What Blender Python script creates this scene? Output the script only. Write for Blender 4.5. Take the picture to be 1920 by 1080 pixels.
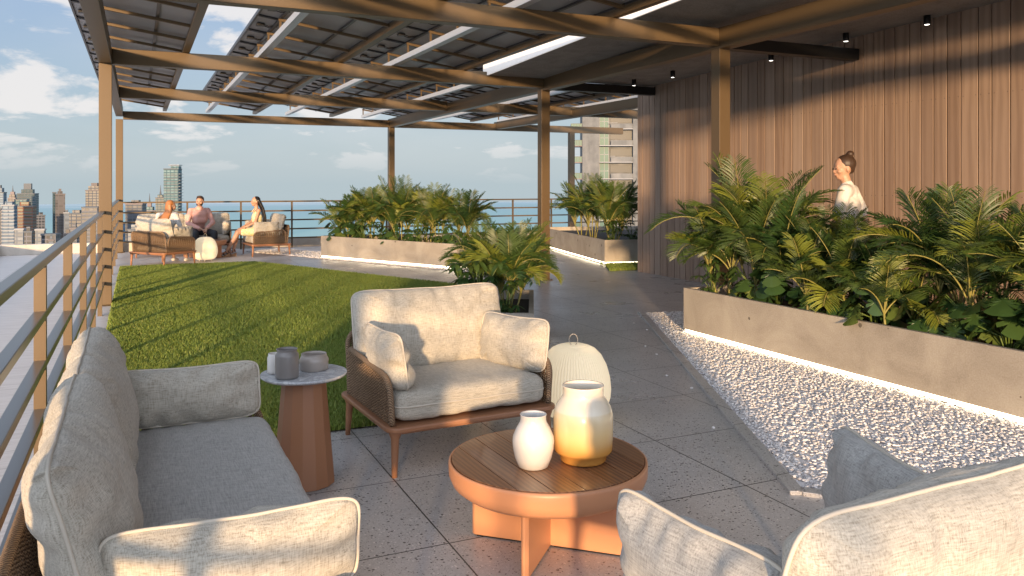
import bpy, math, random
import numpy as np
from mathutils import Vector, Matrix, noise
R=math.radians; PI=math.pi
for o in list(bpy.data.objects): bpy.data.objects.remove(o)
SC=bpy.context.scene; COL=SC.collection
# ------------------------------------------------------------ camera, sky, sun, exposure
YAW=math.atan(702/1530); CH=1.55
cd=bpy.data.cameras.new('camera'); cam=bpy.data.objects.new('camera',cd); COL.objects.link(cam)
cam.location=(0,0,CH); cam.rotation_euler=(R(90),0,-YAW)
cd.sensor_width=36; cd.lens=36*1530/1920; cd.shift_y=-194/1920; cd.clip_start=.05; cd.clip_end=20000
SC.camera=cam
SUN_AZ=R(26.3); SUN_EL=R(4.4)      # the light travels towards this azimuth (from +Y to +X)
SC.view_settings.view_transform='Standard'; SC.view_settings.look='None'; SC.view_settings.exposure=0.58; SC.view_settings.gamma=1
w=bpy.data.worlds.new('World'); SC.world=w; w.use_nodes=True
def N(nt,t,**k):
    n=nt.nodes.new(t)
    for a,b in k.items(): setattr(n,a,b)
    return n
def build_world():
    nt=w.node_tree; nt.nodes.clear(); L=nt.links.new
    out=N(nt,'ShaderNodeOutputWorld'); bg=N(nt,'ShaderNodeBackground'); bg.inputs[1].default_value=0.19
    sky=N(nt,'ShaderNodeTexSky',sky_type='NISHITA',sun_disc=False,sun_elevation=SUN_EL,sun_rotation=PI+SUN_AZ,altitude=150,air_density=1.2,dust_density=1.2,ozone_density=2.4)
    tc=N(nt,'ShaderNodeTexCoord'); sep=N(nt,'ShaderNodeSeparateXYZ'); L(tc.outputs['Generated'],sep.inputs[0])
    def M(op,a,b=None,c=None,clamp=False):
        m=N(nt,'ShaderNodeMath',operation=op,use_clamp=clamp)
        for i,v in enumerate((a,b,c)):
            if v is None: continue
            if isinstance(v,(int,float)): m.inputs[i].default_value=v
            else: L(v,m.inputs[i])
        return m.outputs[0]
    den=M('ADD',M('MAXIMUM',sep.outputs[2],0.0),0.26)
    cx=M('DIVIDE',sep.outputs[0],den); cy=M('DIVIDE',sep.outputs[1],den)
    cmb=N(nt,'ShaderNodeCombineXYZ'); L(cx,cmb.inputs[0]); L(cy,cmb.inputs[1]); cmb.inputs[2].default_value=3.7
    n1=N(nt,'ShaderNodeTexNoise'); n1.inputs['Scale'].default_value=2.5; n1.inputs['Detail'].default_value=10; n1.inputs['Roughness'].default_value=.58; n1.inputs['Distortion'].default_value=.25
    L(cmb.outputs[0],n1.inputs['Vector'])
    mr=N(nt,'ShaderNodeMapRange',interpolation_type='SMOOTHSTEP'); mr.inputs[1].default_value=.505; mr.inputs[2].default_value=.60; L(n1.outputs[0],mr.inputs[0])
    n2=N(nt,'ShaderNodeTexNoise'); n2.inputs['Scale'].default_value=.6; n2.inputs['Detail'].default_value=6; L(cmb.outputs[0],n2.inputs['Vector'])
    mr2=N(nt,'ShaderNodeMapRange',interpolation_type='SMOOTHSTEP'); mr2.inputs[1].default_value=.35; mr2.inputs[2].default_value=.8; mr2.inputs[4].default_value=.5; L(n2.outputs[0],mr2.inputs[0])
    c=M('MULTIPLY',mr.outputs[0],.85); c=M('MAXIMUM',c,mr2.outputs[0])
    fade=N(nt,'ShaderNodeMapRange'); fade.inputs[1].default_value=.0; fade.inputs[2].default_value=.07; L(sep.outputs[2],fade.inputs[0])
    c=M('MULTIPLY',c,fade.outputs[0])
    # pale maritime haze near the horizon
    hz=N(nt,'ShaderNodeMapRange',interpolation_type='SMOOTHSTEP'); hz.inputs[1].default_value=-.02; hz.inputs[2].default_value=.24; L(sep.outputs[2],hz.inputs[0])
    def MX(f,a,b):
        m=N(nt,'ShaderNodeMix',data_type='RGBA')
        if isinstance(f,float): m.inputs[0].default_value=f
        else: L(f,m.inputs[0])
        for i,v in ((6,a),(7,b)):
            if isinstance(v,tuple): m.inputs[i].default_value=v
            else: L(v,m.inputs[i])
        return m.outputs[2]
    r=MX(hz.outputs[0],(1.78,2.18,2.38,1),(1.18,1.66,2.5,1))
    r=MX(.12,r,sky.outputs[0])
    r=MX(c,r,(3.2,3.08,3.02,1))
    # the sky is far brighter round the low sun, behind the camera
    dt=N(nt,'ShaderNodeVectorMath',operation='DOT_PRODUCT'); L(tc.outputs['Generated'],dt.inputs[0]); dt.inputs[1].default_value=(-math.sin(SUN_AZ)*.97,-math.cos(SUN_AZ)*.97,.24)
    sg=N(nt,'ShaderNodeMapRange',interpolation_type='SMOOTHSTEP'); sg.inputs[1].default_value=-.05; sg.inputs[2].default_value=1.0; L(dt.outputs['Value'],sg.inputs[0])
    r=MX(sg.outputs[0],r,(6.4,7.0,8.2,1))
    L(r,bg.inputs[0]); L(bg.outputs[0],out.inputs[0])
build_world()
sl=bpy.data.lights.new('sun','SUN'); sl.energy=5.0; sl.angle=R(2.2); sl.color=(1,.67,.37)
so=bpy.data.objects.new('sun',sl); COL.objects.link(so)
td=Vector((math.sin(SUN_AZ)*math.cos(SUN_EL),math.cos(SUN_AZ)*math.cos(SUN_EL),-math.sin(SUN_EL)))
so.rotation_euler=td.to_track_quat('-Z','Y').to_euler(); so.location=(-8,-16,9)
SC.render.engine='CYCLES'; SC.cycles.max_bounces=8; SC.cycles.transparent_max_bounces=12

# ------------------------------------------------------------ helpers
MAT={}
def mat(name,col,rough=.6,metal=0,build=None,**k):
    m=bpy.data.materials.new(name); m.use_nodes=True; b=m.node_tree.nodes['Principled BSDF']
    b.inputs['Base Color'].default_value=(*col,1); b.inputs['Roughness'].default_value=rough; b.inputs['Metallic'].default_value=metal
    for a,v in k.items(): b.inputs[a.replace('_',' ')].default_value=v
    if build: build(m.node_tree,b,m.node_tree.links.new)
    MAT[name]=m; return m
def coords(nt,scale=(1,1,1),kind='Object',loc=(0,0,0),rot=(0,0,0)):
    tc=N(nt,'ShaderNodeTexCoord'); mp=N(nt,'ShaderNodeMapping'); mp.inputs['Scale'].default_value=scale; mp.inputs['Location'].default_value=loc; mp.inputs['Rotation'].default_value=rot
    nt.links.new(tc.outputs[kind],mp.inputs[0]); return mp.outputs[0]
def nz(nt,vec,scale,detail=3,rough=.5,dist=0):
    n=N(nt,'ShaderNodeTexNoise'); n.inputs['Scale'].default_value=scale; n.inputs['Detail'].default_value=detail; n.inputs['Roughness'].default_value=rough; n.inputs['Distortion'].default_value=dist
    nt.links.new(vec,n.inputs['Vector']); return n.outputs[0]
def ramp(nt,f,stops):
    r=N(nt,'ShaderNodeValToRGB'); nt.links.new(f,r.inputs[0]); e=r.color_ramp.elements
    while len(e)<len(stops): e.new(.5)
    for i,(p,c) in enumerate(stops):
        e[i].position=p; e[i].color=(*c,1) if isinstance(c,tuple) else (c,c,c,1)
    return r.outputs[0]
def mix(nt,f,a,b,bt='MIX'):
    m=N(nt,'ShaderNodeMix',data_type='RGBA',blend_type=bt)
    if isinstance(f,(int,float)): m.inputs[0].default_value=f
    else: nt.links.new(f,m.inputs[0])
    for i,v in ((6,a),(7,b)):
        if isinstance(v,tuple): m.inputs[i].default_value=(*v,1)
        else: nt.links.new(v,m.inputs[i])
    return m.outputs[2]
def mth(nt,op,a,b=0,clamp=False):
    m=N(nt,'ShaderNodeMath',operation=op,use_clamp=clamp)
    for i,v in enumerate((a,b)):
        if isinstance(v,(int,float)): m.inputs[i].default_value=v
        else: nt.links.new(v,m.inputs[i])
    return m.outputs[0]
def bump(nt,b,h,strength=.3,dist=.01):
    n=N(nt,'ShaderNodeBump'); n.inputs['Strength'].default_value=strength; n.inputs['Distance'].default_value=dist
    nt.links.new(h,n.inputs['Height']); nt.links.new(n.outputs[0],b.inputs['Normal'])
class MB:
    def __init__(s): s.v=[]; s.f=[]; s.T=None
    def add(s,vs,fs):
        o=len(s.v); s.v+= [tuple(v) for v in vs]; s.f+=[tuple(i+o for i in f) for f in fs]; return s
    def box(s,x0,x1,y0,y1,z0,z1):
        return s.add([(x0,y0,z0),(x1,y0,z0),(x1,y1,z0),(x0,y1,z0),(x0,y0,z1),(x1,y0,z1),(x1,y1,z1),(x0,y1,z1)],
            [(0,3,2,1),(4,5,6,7),(0,1,5,4),(1,2,6,5),(2,3,7,6),(3,0,4,7)])
    def hexa(s,p): # 8 points: bottom 4, top 4
        return s.add(p,[(0,3,2,1),(4,5,6,7),(0,1,5,4),(1,2,6,5),(2,3,7,6),(3,0,4,7)])
    def prism(s,poly,z0,z1):
        n=len(poly); vs=[(x,y,z0) for x,y in poly]+[(x,y,z1) for x,y in poly]
        return s.add(vs,[tuple(range(n-1,-1,-1)),tuple(range(n,2*n))]+[(i,(i+1)%n,n+(i+1)%n,n+i) for i in range(n)])
    def bar(s,a,b,w,h=None,up=(0,0,1)):
        a=Vector(a); b=Vector(b); h=h or w; d=(b-a).normalized(); u=Vector(up)
        if abs(d.dot(u))>.98: u=Vector((0,1,0))
        x=d.cross(u).normalized()*w/2; y=x.cross(d).normalized()*h/2
        return s.hexa([a-x-y,a+x-y,b+x-y,b-x-y,a-x+y,a+x+y,b+x+y,b-x+y])
    def tube(s,pts,r,n=8,closed=False,cap=True):
        pts=[Vector(p) for p in pts]; m=len(pts); rs=r if isinstance(r,(list,tuple)) else [r]*m
        vs=[]; prev=None
        for i,p in enumerate(pts):
            if closed: d=pts[(i+1)%m]-pts[i-1]
            else: d=pts[min(i+1,m-1)]-pts[max(i-1,0)]
            d=d.normalized() if d.length>1e-9 else Vector((0,0,1))
            if prev is None:
                u=Vector((0,0,1)) if abs(d.z)<.9 else Vector((1,0,0)); x=d.cross(u).normalized()
            else:
                x=(prev-d*prev.dot(d)); x=x.normalized() if x.length>1e-6 else d.orthogonal().normalized()
            prev=x; y=d.cross(x)
            for k in range(n):
                a=2*PI*k/n; vs.append(p+(x*math.cos(a)+y*math.sin(a))*rs[i])
        fs=[]
        for i in range(m if closed else m-1):
            j=(i+1)%m
            for k in range(n): fs.append((i*n+k,i*n+(k+1)%n,j*n+(k+1)%n,j*n+k))
        if not closed and cap: fs+= [tuple(range(n-1,-1,-1)),tuple((m-1)*n+k for k in range(n))]
        return s.add(vs,fs)
    def lathe(s,prof,n=40,c=(0,0,0)):
        m=len(prof); vs=[(c[0]+r*math.cos(2*PI*k/n),c[1]+r*math.sin(2*PI*k/n),c[2]+z) for r,z in prof for k in range(n)]
        return s.add(vs,[(i*n+k,i*n+(k+1)%n,(i+1)*n+(k+1)%n,(i+1)*n+k) for i in range(m-1) for k in range(n)])
    def xf(s,M): s.v=[tuple(M@Vector(v)) for v in s.v]; return s
    def join(s,o): return s.add(o.v,o.f)
    def build(s,name,m,parent=None,smooth=False,bev=0,loc=None):
        me=bpy.data.meshes.new(name); me.from_pydata(s.v,[],s.f); me.update()
        o=bpy.data.objects.new(name,me); COL.objects.link(o)
        if m is not None: me.materials.append(MAT[m] if isinstance(m,str) else m)
        if parent: o.parent=parent
        if smooth: me.polygons.foreach_set('use_smooth',[True]*len(me.polygons))
        if bev:
            b=o.modifiers.new('bevel','BEVEL'); b.width=bev; b.segments=2; b.limit_method='ANGLE'; b.angle_limit=R(40)
        return o
def tag(o,label=None,cat=None,group=None,kind=None):
    if label: o['label']=label
    if cat: o['category']=cat
    if group: o['group']=group
    if kind: o['kind']=kind
    return o
def thing(name,label,cat,loc=(0,0,0),rz=0,group=None):
    o=bpy.data.objects.new(name,None); COL.objects.link(o); o.location=loc; o.rotation_euler=(0,0,rz); o.empty_display_size=.2
    return tag(o,label,cat,group)
def dup(src,loc=None,rz=None,label=None,scale=None):
    def cp(o,par):
        c=o.copy(); COL.objects.link(c); c.parent=par
        for ch in o.children: cp(ch,c)
        return c
    c=cp(src,None)
    if loc is not None: c.location=loc
    if rz is not None: c.rotation_euler=(0,0,rz)
    if scale: c.scale=(scale,)*3
    if label: c['label']=label
    return c
rnd=random.Random(7)

# ------------------------------------------------------------ materials
def m_steel(nt,b,L):
    v=coords(nt); n=nz(nt,v,60,4); n2=nz(nt,v,1.5,3)
    c=mix(nt,mth(nt,'MULTIPLY',n2,.6),(.125,.085,.045),(.10,.07,.037)); L(c,b.inputs['Base Color']); bump(nt,b,n,.08,.002)
mat('painted_steel',(.4,.31,.2),.42,.25,m_steel)
def m_rail(nt,b,L):
    v=coords(nt); n=nz(nt,v,80,3); bump(nt,b,n,.05,.002)
mat('rail_steel',(.20,.19,.18),.3,.7,m_rail)
mat('galvanised',(.55,.58,.62),.4,.35)
mat('black_metal',(.012,.012,.013),.45,.3)
mat('panel_back',(.36,.35,.36),.45)
mat('panel_frame',(.06,.06,.065),.4,.5)
mat('panel_glass',(.01,.015,.04),.12)
mat('junction_plastic',(.015,.013,.012),.4)
mat('fascia_sun_glow',(.85,.83,.80),.5,0,None,Emission_Color=(1,.93,.88,1),Emission_Strength=.18)  # emission added to make the white fascia look sunlit; no lamp there
mat('white_paint',(.85,.83,.80),.5)
def m_conc(nt,b,L):
    v=coords(nt); a=nz(nt,v,3,8,.6,.6); f=nz(nt,v,60,4)
    c=ramp(nt,a,[(.3,(.17,.155,.145)),(.7,(.30,.28,.26))]); c=mix(nt,.25,c,ramp(nt,f,[(.3,.1),(.7,.45)])); L(c,b.inputs['Base Color']); bump(nt,b,f,.15,.004)
mat('ceiling_concrete',(.3,.28,.26),.85,0,m_conc)
def m_planter(nt,b,L):
    v=coords(nt); a=nz(nt,v,2.3,9,.62,.8); f=nz(nt,v,90,4); 
    c=ramp(nt,a,[(.30,(.27,.235,.19)),(.5,(.35,.31,.255)),(.72,(.42,.38,.315))])
    vo=N(nt,'ShaderNodeTexVoronoi'); vo.inputs['Scale'].default_value=7; L(coords(nt),vo.inputs['Vector'])
    rn=N(nt,'ShaderNodeSeparateColor'); L(vo.outputs['Color'],rn.inputs[0])
    rr=mth(nt,'MULTIPLY',mth(nt,'SUBTRACT',rn.outputs[0],.55),.42)
    pit=mth(nt,'LESS_THAN',mth(nt,'ADD',vo.outputs['Distance'],mth(nt,'MULTIPLY',f,.03)),rr)
    c=mix(nt,pit,c,(.10,.08,.06)); c=mix(nt,.12,c,ramp(nt,f,[(.35,.05),(.7,.6)])); L(c,b.inputs['Base Color'])
    bump(nt,b,mth(nt,'SUBTRACT',f,mth(nt,'MULTIPLY',pit,3)),.18,.004)
mat('planter_concrete',(.4,.36,.3),.75,0,m_planter)
def m_terr(nt,b,L):
    v=coords(nt)
    base=ramp(nt,nz(nt,v,2.2,6,.6),[(.3,(.42,.405,.39)),(.7,(.55,.53,.51))])
    fine=nz(nt,v,140,3,.6); base=mix(nt,.35,base,ramp(nt,fine,[(.3,.18),(.7,.62)]))
    def chips(scale,thr,col,base,off):
        vo=N(nt,'ShaderNodeTexVoronoi'); vo.inputs['Scale'].default_value=scale; L(coords(nt,loc=(off,off*2,0)),vo.inputs['Vector'])
        s=N(nt,'ShaderNodeSeparateColor'); L(vo.outputs['Color'],s.inputs[0])
        r=mth(nt,'MULTIPLY',mth(nt,'SUBTRACT',s.outputs[0],thr),1.1)
        m=mth(nt,'LESS_THAN',vo.outputs['Distance'],r)
        return mix(nt,m,base,col)
    c=chips(64,.6,(.05,.047,.045),base,0); c=chips(70,.66,(.66,.63,.60),c,3.3); c=chips(130,.62,(.12,.11,.105),c,7.1); c=chips(40,.86,(.10,.075,.06),c,5.2)
    # tile joints on a 0.8 m grid
    sp=N(nt,'ShaderNodeSeparateXYZ'); tc=N(nt,'ShaderNodeTexCoord'); L(tc.outputs['Object'],sp.inputs[0])
    def joint(o,off):
        m=mth(nt,'PINGPONG',mth(nt,'SUBTRACT',o,off),.405); return mth(nt,'LESS_THAN',m,.0035)
    j=mth(nt,'MAXIMUM',joint(sp.outputs[0],1.22-8.1),joint(sp.outputs[1],3.31-8.1))
    # each slab slightly different
    fl=N(nt,'ShaderNodeVectorMath',operation='FLOOR'); mp=N(nt,'ShaderNodeMapping'); mp.inputs['Location'].default_value=(-(1.22-8.1)/.81,-(3.31-8.1)/.81,0); mp.inputs['Scale'].default_value=(1/.81,1/.81,1)
    L(tc.outputs['Object'],mp.inputs[0]); L(mp.outputs[0],fl.inputs[0]); wn=N(nt,'ShaderNodeTexWhiteNoise'); L(fl.outputs[0],wn.inputs[0])
    c=mix(nt,.16,c,wn.outputs[0],'MULTIPLY') if False else mix(nt,mth(nt,'MULTIPLY',wn.outputs[0],.16),c,(.42,.38,.35))
    c=mix(nt,j,c,(.03,.028,.026)); L(c,b.inputs['Base Color'])
    rg=ramp(nt,nz(nt,v,1.3,5,.6),[(.35,.26),(.7,.42)]); L(rg,b.inputs['Roughness'])
    bump(nt,b,mth(nt,'SUBTRACT',mth(nt,'MULTIPLY',fine,.15),j),.25,.003)
mat('terrazzo',(.25,.23,.22),.45,0,m_terr)
def m_tile(nt,b,L):
    v=coords(nt,(2,22,1)); a=nz(nt,v,1.4,6,.6,.4); v2=coords(nt)
    c=ramp(nt,a,[(.3,(.50,.465,.44)),(.5,(.62,.58,.55)),(.72,(.68,.645,.62))])
    sp=N(nt,'ShaderNodeSeparateXYZ'); L(v2,sp.inputs[0])
    j=mth(nt,'MAXIMUM',mth(nt,'LESS_THAN',mth(nt,'PINGPONG',mth(nt,'ADD',sp.outputs[0],20),.6),.003),mth(nt,'LESS_THAN',mth(nt,'PINGPONG',mth(nt,'ADD',sp.outputs[1],20),.6),.003))
    c=mix(nt,mth(nt,'MULTIPLY',j,.6),c,(.2,.18,.17)); L(c,b.inputs['Base Color']); bump(nt,b,mth(nt,'SUBTRACT',a,j),.12,.006)
mat('pale_stone',(.6,.56,.53),.6,0,m_tile)
def m_par(nt,b,L):
    v=coords(nt); a=nz(nt,v,1.6,8,.65,1); c=ramp(nt,a,[(.3,(.42,.38,.33)),(.7,(.66,.61,.54))]); L(c,b.inputs['Base Color']); bump(nt,b,nz(nt,v,30,5),.2,.01)
mat('parapet_plaster',(.55,.5,.45),.85,0,m_par)
def m_wood(nt,b,L):
    at=N(nt,'ShaderNodeAttribute',attribute_name='plank',attribute_type='GEOMETRY')
    tc=N(nt,'ShaderNodeTexCoord'); mp=N(nt,'ShaderNodeMapping'); mp.inputs['Scale'].default_value=(6,4.2,.42); L(tc.outputs['Object'],mp.inputs[0])
    ad=N(nt,'ShaderNodeVectorMath',operation='ADD'); sc=N(nt,'ShaderNodeVectorMath',operation='SCALE'); sc.inputs[3].default_value=37
    L(at.outputs['Color'],sc.inputs[0]); L(mp.outputs[0],ad.inputs[0]); L(sc.outputs[0],ad.inputs[1])
    wv=N(nt,'ShaderNodeTexWave',wave_type='BANDS',bands_direction='Y'); wv.inputs['Scale'].default_value=.8; wv.inputs['Distortion'].default_value=7; wv.inputs['Detail'].default_value=3; wv.inputs['Detail Scale'].default_value=1.3; wv.inputs['Detail Roughness'].default_value=.6
    L(ad.outputs[0],wv.inputs['Vector'])
    mp2=N(nt,'ShaderNodeMapping'); mp2.inputs['Scale'].default_value=(20,34,1.1); L(tc.outputs['Object'],mp2.inputs[0]); f=nz(nt,mp2.outputs[0],1,5,.7)
    c=ramp(nt,mix(nt,.68,wv.outputs['Color'],f),[(.2,(.215,.145,.102)),(.5,(.29,.20,.145)),(.8,(.36,.26,.195))])
    s=N(nt,'ShaderNodeSeparateColor'); L(at.outputs['Color'],s.inputs[0])
    c=mix(nt,mth(nt,'MULTIPLY',s.outputs[1],.55),c,(.36,.28,.23)); c=mix(nt,mth(nt,'MULTIPLY',s.outputs[2],.4),c,(.17,.11,.08)); L(c,b.inputs['Base Color'])
    bump(nt,b,f,.2,.003)
mat('wall_wood',(.25,.16,.1),.6,0,m_wood)
mat('dark_gap',(.02,.015,.012),.9)
def m_fab(c0,c1,c2):
    def f(nt,b,L):
        a=nz(nt,coords(nt,(16,110,230)),1.5,2,.5); d=nz(nt,coords(nt,(230,110,16)),1.5,2,.5); e=nz(nt,coords(nt),3,3)
        s=mth(nt,'ADD',mth(nt,'MULTIPLY',a,.5),mth(nt,'MULTIPLY',d,.5))
        c=ramp(nt,s,[(.31,c0),(.5,c1),(.68,c2)]); c=mix(nt,mth(nt,'MULTIPLY',e,.05),c,c0)
        L(c,b.inputs['Base Color'])
        w1=N(nt,'ShaderNodeTexWave',wave_type='BANDS',bands_direction='X'); w1.inputs['Scale'].default_value=70; w2=N(nt,'ShaderNodeTexWave',wave_type='BANDS',bands_direction='Z'); w2.inputs['Scale'].default_value=70
        v=coords(nt)
        for q in (w1,w2): L(v,q.inputs['Vector']); q.inputs['Distortion'].default_value=1.2; q.inputs['Detail'].default_value=1
        h=mth(nt,'ADD',mth(nt,'MULTIPLY',w1.outputs['Fac'],w2.outputs['Fac']),mth(nt,'MULTIPLY',s,1.5)); bump(nt,b,h,.3,.002)
        b.inputs['Sheen Weight'].default_value=.15; b.inputs['Sheen Roughness'].default_value=.6
    return f
mat('linen',(.6,.55,.47),.9,0,m_fab((.25,.222,.175),(.46,.425,.355),(.59,.55,.47)))
mat('linen_grey',(.4,.4,.38),.9,0,m_fab((.22,.213,.20),(.39,.38,.355),(.52,.505,.475)))
mat('piping',(.55,.5,.42),.85)
def m_rope(nt,b,L):
    v=coords(nt,(1,1,1)); n=nz(nt,v,160,2,.6); wv=N(nt,'ShaderNodeTexWave',wave_type='BANDS',bands_direction='DIAGONAL'); wv.inputs['Scale'].default_value=45; wv.inputs['Distortion'].default_value=3; L(v,wv.inputs['Vector'])
    c=ramp(nt,mix(nt,.5,wv.outputs['Color'],n),[(.25,(.09,.055,.035)),(.5,(.24,.155,.09)),(.8,(.36,.25,.155))]); L(c,b.inputs['Base Color']); bump(nt,b,wv.outputs['Fac'],.7,.004)
mat('rope',(.24,.16,.1),.75,0,m_rope)
mat('frame_paint',(.33,.155,.08),.42,0)
mat('copper_paint',(.53,.25,.13),.4,0)
def m_teak(nt,b,L):
    at=N(nt,'ShaderNodeAttribute',attribute_name='plank',attribute_type='GEOMETRY')
    tc=N(nt,'ShaderNodeTexCoord'); mp=N(nt,'ShaderNodeMapping'); mp.inputs['Scale'].default_value=(26,2.4,26); L(tc.outputs['Object'],mp.inputs[0])
    ad=N(nt,'ShaderNodeVectorMath',operation='ADD'); sc=N(nt,'ShaderNodeVectorMath',operation='SCALE'); sc.inputs[3].default_value=23
    L(at.outputs['Color'],sc.inputs[0]); L(mp.outputs[0],ad.inputs[0]); L(sc.outputs[0],ad.inputs[1])
    wv=N(nt,'ShaderNodeTexWave',wave_type='BANDS',bands_direction='X'); wv.inputs['Scale'].default_value=.55; wv.inputs['Distortion'].default_value=6; wv.inputs['Detail'].default_value=4; wv.inputs['Detail Scale'].default_value=1.1; L(ad.outputs[0],wv.inputs['Vector'])
    f=nz(nt,coords(nt,(220,10,50)),1,4,.7)
    c=ramp(nt,mix(nt,.5,wv.outputs['Color'],f),[(.2,(.10,.04,.018)),(.5,(.20,.085,.036)),(.8,(.31,.145,.065))])
    s=N(nt,'ShaderNodeSeparateColor'); L(at.outputs['Color'],s.inputs[0]); c=mix(nt,mth(nt,'MULTIPLY',s.outputs[1],.5),c,(.30,.15,.075)); L(c,b.inputs['Base Color']); bump(nt,b,f,.1,.002)
mat('teak',(.3,.15,.07),.3,0,m_teak,Coat_Weight=.15)
mat('white_ceramic',(.72,.69,.65),.28,0,Coat_Weight=.3)
def m_amber(nt,b,L):
    sp=N(nt,'ShaderNodeSeparateXYZ'); tc=N(nt,'ShaderNodeTexCoord'); L(tc.outputs['Object'],sp.inputs[0])
    c=ramp(nt,mth(nt,'DIVIDE',sp.outputs[2],.36),[(.0,(.60,.27,.055)),(.18,(.66,.33,.08)),(.42,(.72,.52,.25)),(.66,(.76,.63,.42)),(.68,(.80,.71,.55)),(1,(.78,.70,.58))]); L(c,b.inputs['Base Color'])
mat('amber_glass',(.7,.45,.2),.25,0,m_amber,Coat_Weight=.4)
mat('grey_glaze',(.20,.185,.175),.3,0,Coat_Weight=.3)
mat('taupe_glaze',(.36,.315,.28),.3,0,Coat_Weight=.3)
def m_marble(nt,b,L):
    v=coords(nt); a=nz(nt,v,7,8,.65,2.2); c=ramp(nt,a,[(.38,(.56,.58,.60)),(.5,(.40,.42,.45)),(.56,(.60,.62,.64)),(.8,(.66,.67,.68))]); L(c,b.inputs['Base Color'])
mat('marble',(.55,.57,.6),.15,0,m_marble)
mat('lamp_shade',(.76,.65,.46),.6,0,None,Emission_Color=(1,.82,.55,1),Emission_Strength=.3)
mat('lamp_core',(1,.9,.7),.6,0,None,Emission_Color=(1,.78,.45,1),Emission_Strength=3)
mat('led',(1,1,1),.5,0,None,Emission_Color=(1,.86,.6,1),Emission_Strength=4.2)
mat('spot_led',(1,1,1),.5,0,None,Emission_Color=(1,.93,.82,1),Emission_Strength=6)
def m_gravel(nt,b,L):
    g=N(nt,'ShaderNodeNewGeometry'); c=ramp(nt,g.outputs['Random Per Island'],[(0,(.50,.48,.48)),(.3,(.68,.655,.65)),(.7,(.78,.755,.74)),(1,(.86,.84,.82))]); L(c,b.inputs['Base Color'])
mat('gravel',(.75,.72,.7),.8,0,m_gravel)
mat('gravel_bed',(.80,.77,.765),.95)
def m_grass(nt,b,L):
    g=N(nt,'ShaderNodeNewGeometry'); c=ramp(nt,g.outputs['Random Per Island'],[(0,(.13,.20,.028)),(.5,(.21,.29,.042)),(.9,(.29,.35,.06)),(1,(.40,.38,.11))])
    p=nz(nt,coords(nt),.9,4,.6); c=mix(nt,mth(nt,'MULTIPLY',p,.5),c,(.08,.13,.022)); L(c,b.inputs['Base Color'])
mat('grass',(.1,.15,.03),.6,0,m_grass)
mat('soil',(.035,.028,.02),.95)
mat('lawn_soil',(.09,.11,.025),.95)
def m_leaf(c0,c1,c2,tr=.35,rough=.42):
    def f(nt,b,L):
        g=N(nt,'ShaderNodeNewGeometry'); oi=N(nt,'ShaderNodeObjectInfo'); at=N(nt,'ShaderNodeAttribute',attribute_name='tint',attribute_type='GEOMETRY')
        c=ramp(nt,g.outputs['Random Per Island'],[(0,c0),(1,c1)]); s=N(nt,'ShaderNodeSeparateColor'); L(at.outputs['Color'],s.inputs[0])
        c=mix(nt,s.outputs[0],c,c2); c=mix(nt,mth(nt,'MULTIPLY',oi.outputs['Random'],.25),c,c0); L(c,b.inputs['Base Color'])
        t=N(nt,'ShaderNodeBsdfTranslucent'); L(mix(nt,.5,c,(.22,.26,.03)),t.inputs[0]); ms=N(nt,'ShaderNodeMixShader'); ms.inputs[0].default_value=tr
        L(b.outputs[0],ms.inputs[1]); L(t.outputs[0],ms.inputs[2]); L(ms.outputs[0],nt.nodes['Material Output'].inputs[0])
    return f
mat('palm_leaf',(.06,.11,.02),.42,0,m_leaf((.018,.055,.016),(.045,.10,.024),(.26,.29,.04),.24,.36))
mat('broad_leaf',(.04,.09,.03),.3,0,m_leaf((.018,.05,.016),(.045,.10,.03),(.17,.22,.05),.2))
mat('palm_stem',(.24,.22,.06),.5)
mat('stem_green',(.10,.15,.03),.5)
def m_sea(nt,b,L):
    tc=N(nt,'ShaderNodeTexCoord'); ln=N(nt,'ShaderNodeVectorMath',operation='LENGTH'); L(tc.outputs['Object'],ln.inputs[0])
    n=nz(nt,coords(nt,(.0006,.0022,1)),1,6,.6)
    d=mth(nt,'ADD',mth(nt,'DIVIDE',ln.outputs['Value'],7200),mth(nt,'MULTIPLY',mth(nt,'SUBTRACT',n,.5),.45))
    c=ramp(nt,d,[(.1,(.36,.48,.42)),(.35,(.27,.44,.41)),(.6,(.24,.40,.41)),(.85,(.27,.41,.44)),(1,(.46,.54,.57))]); L(c,b.inputs['Base Color'])  # palest stop is horizon haze put into the water colour
    bump(nt,b,nz(nt,coords(nt,(.05,.05,.05)),1,6,.6),.25,1.2)
mat('sea_water',(.1,.28,.3),.55,0,m_sea)
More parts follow.
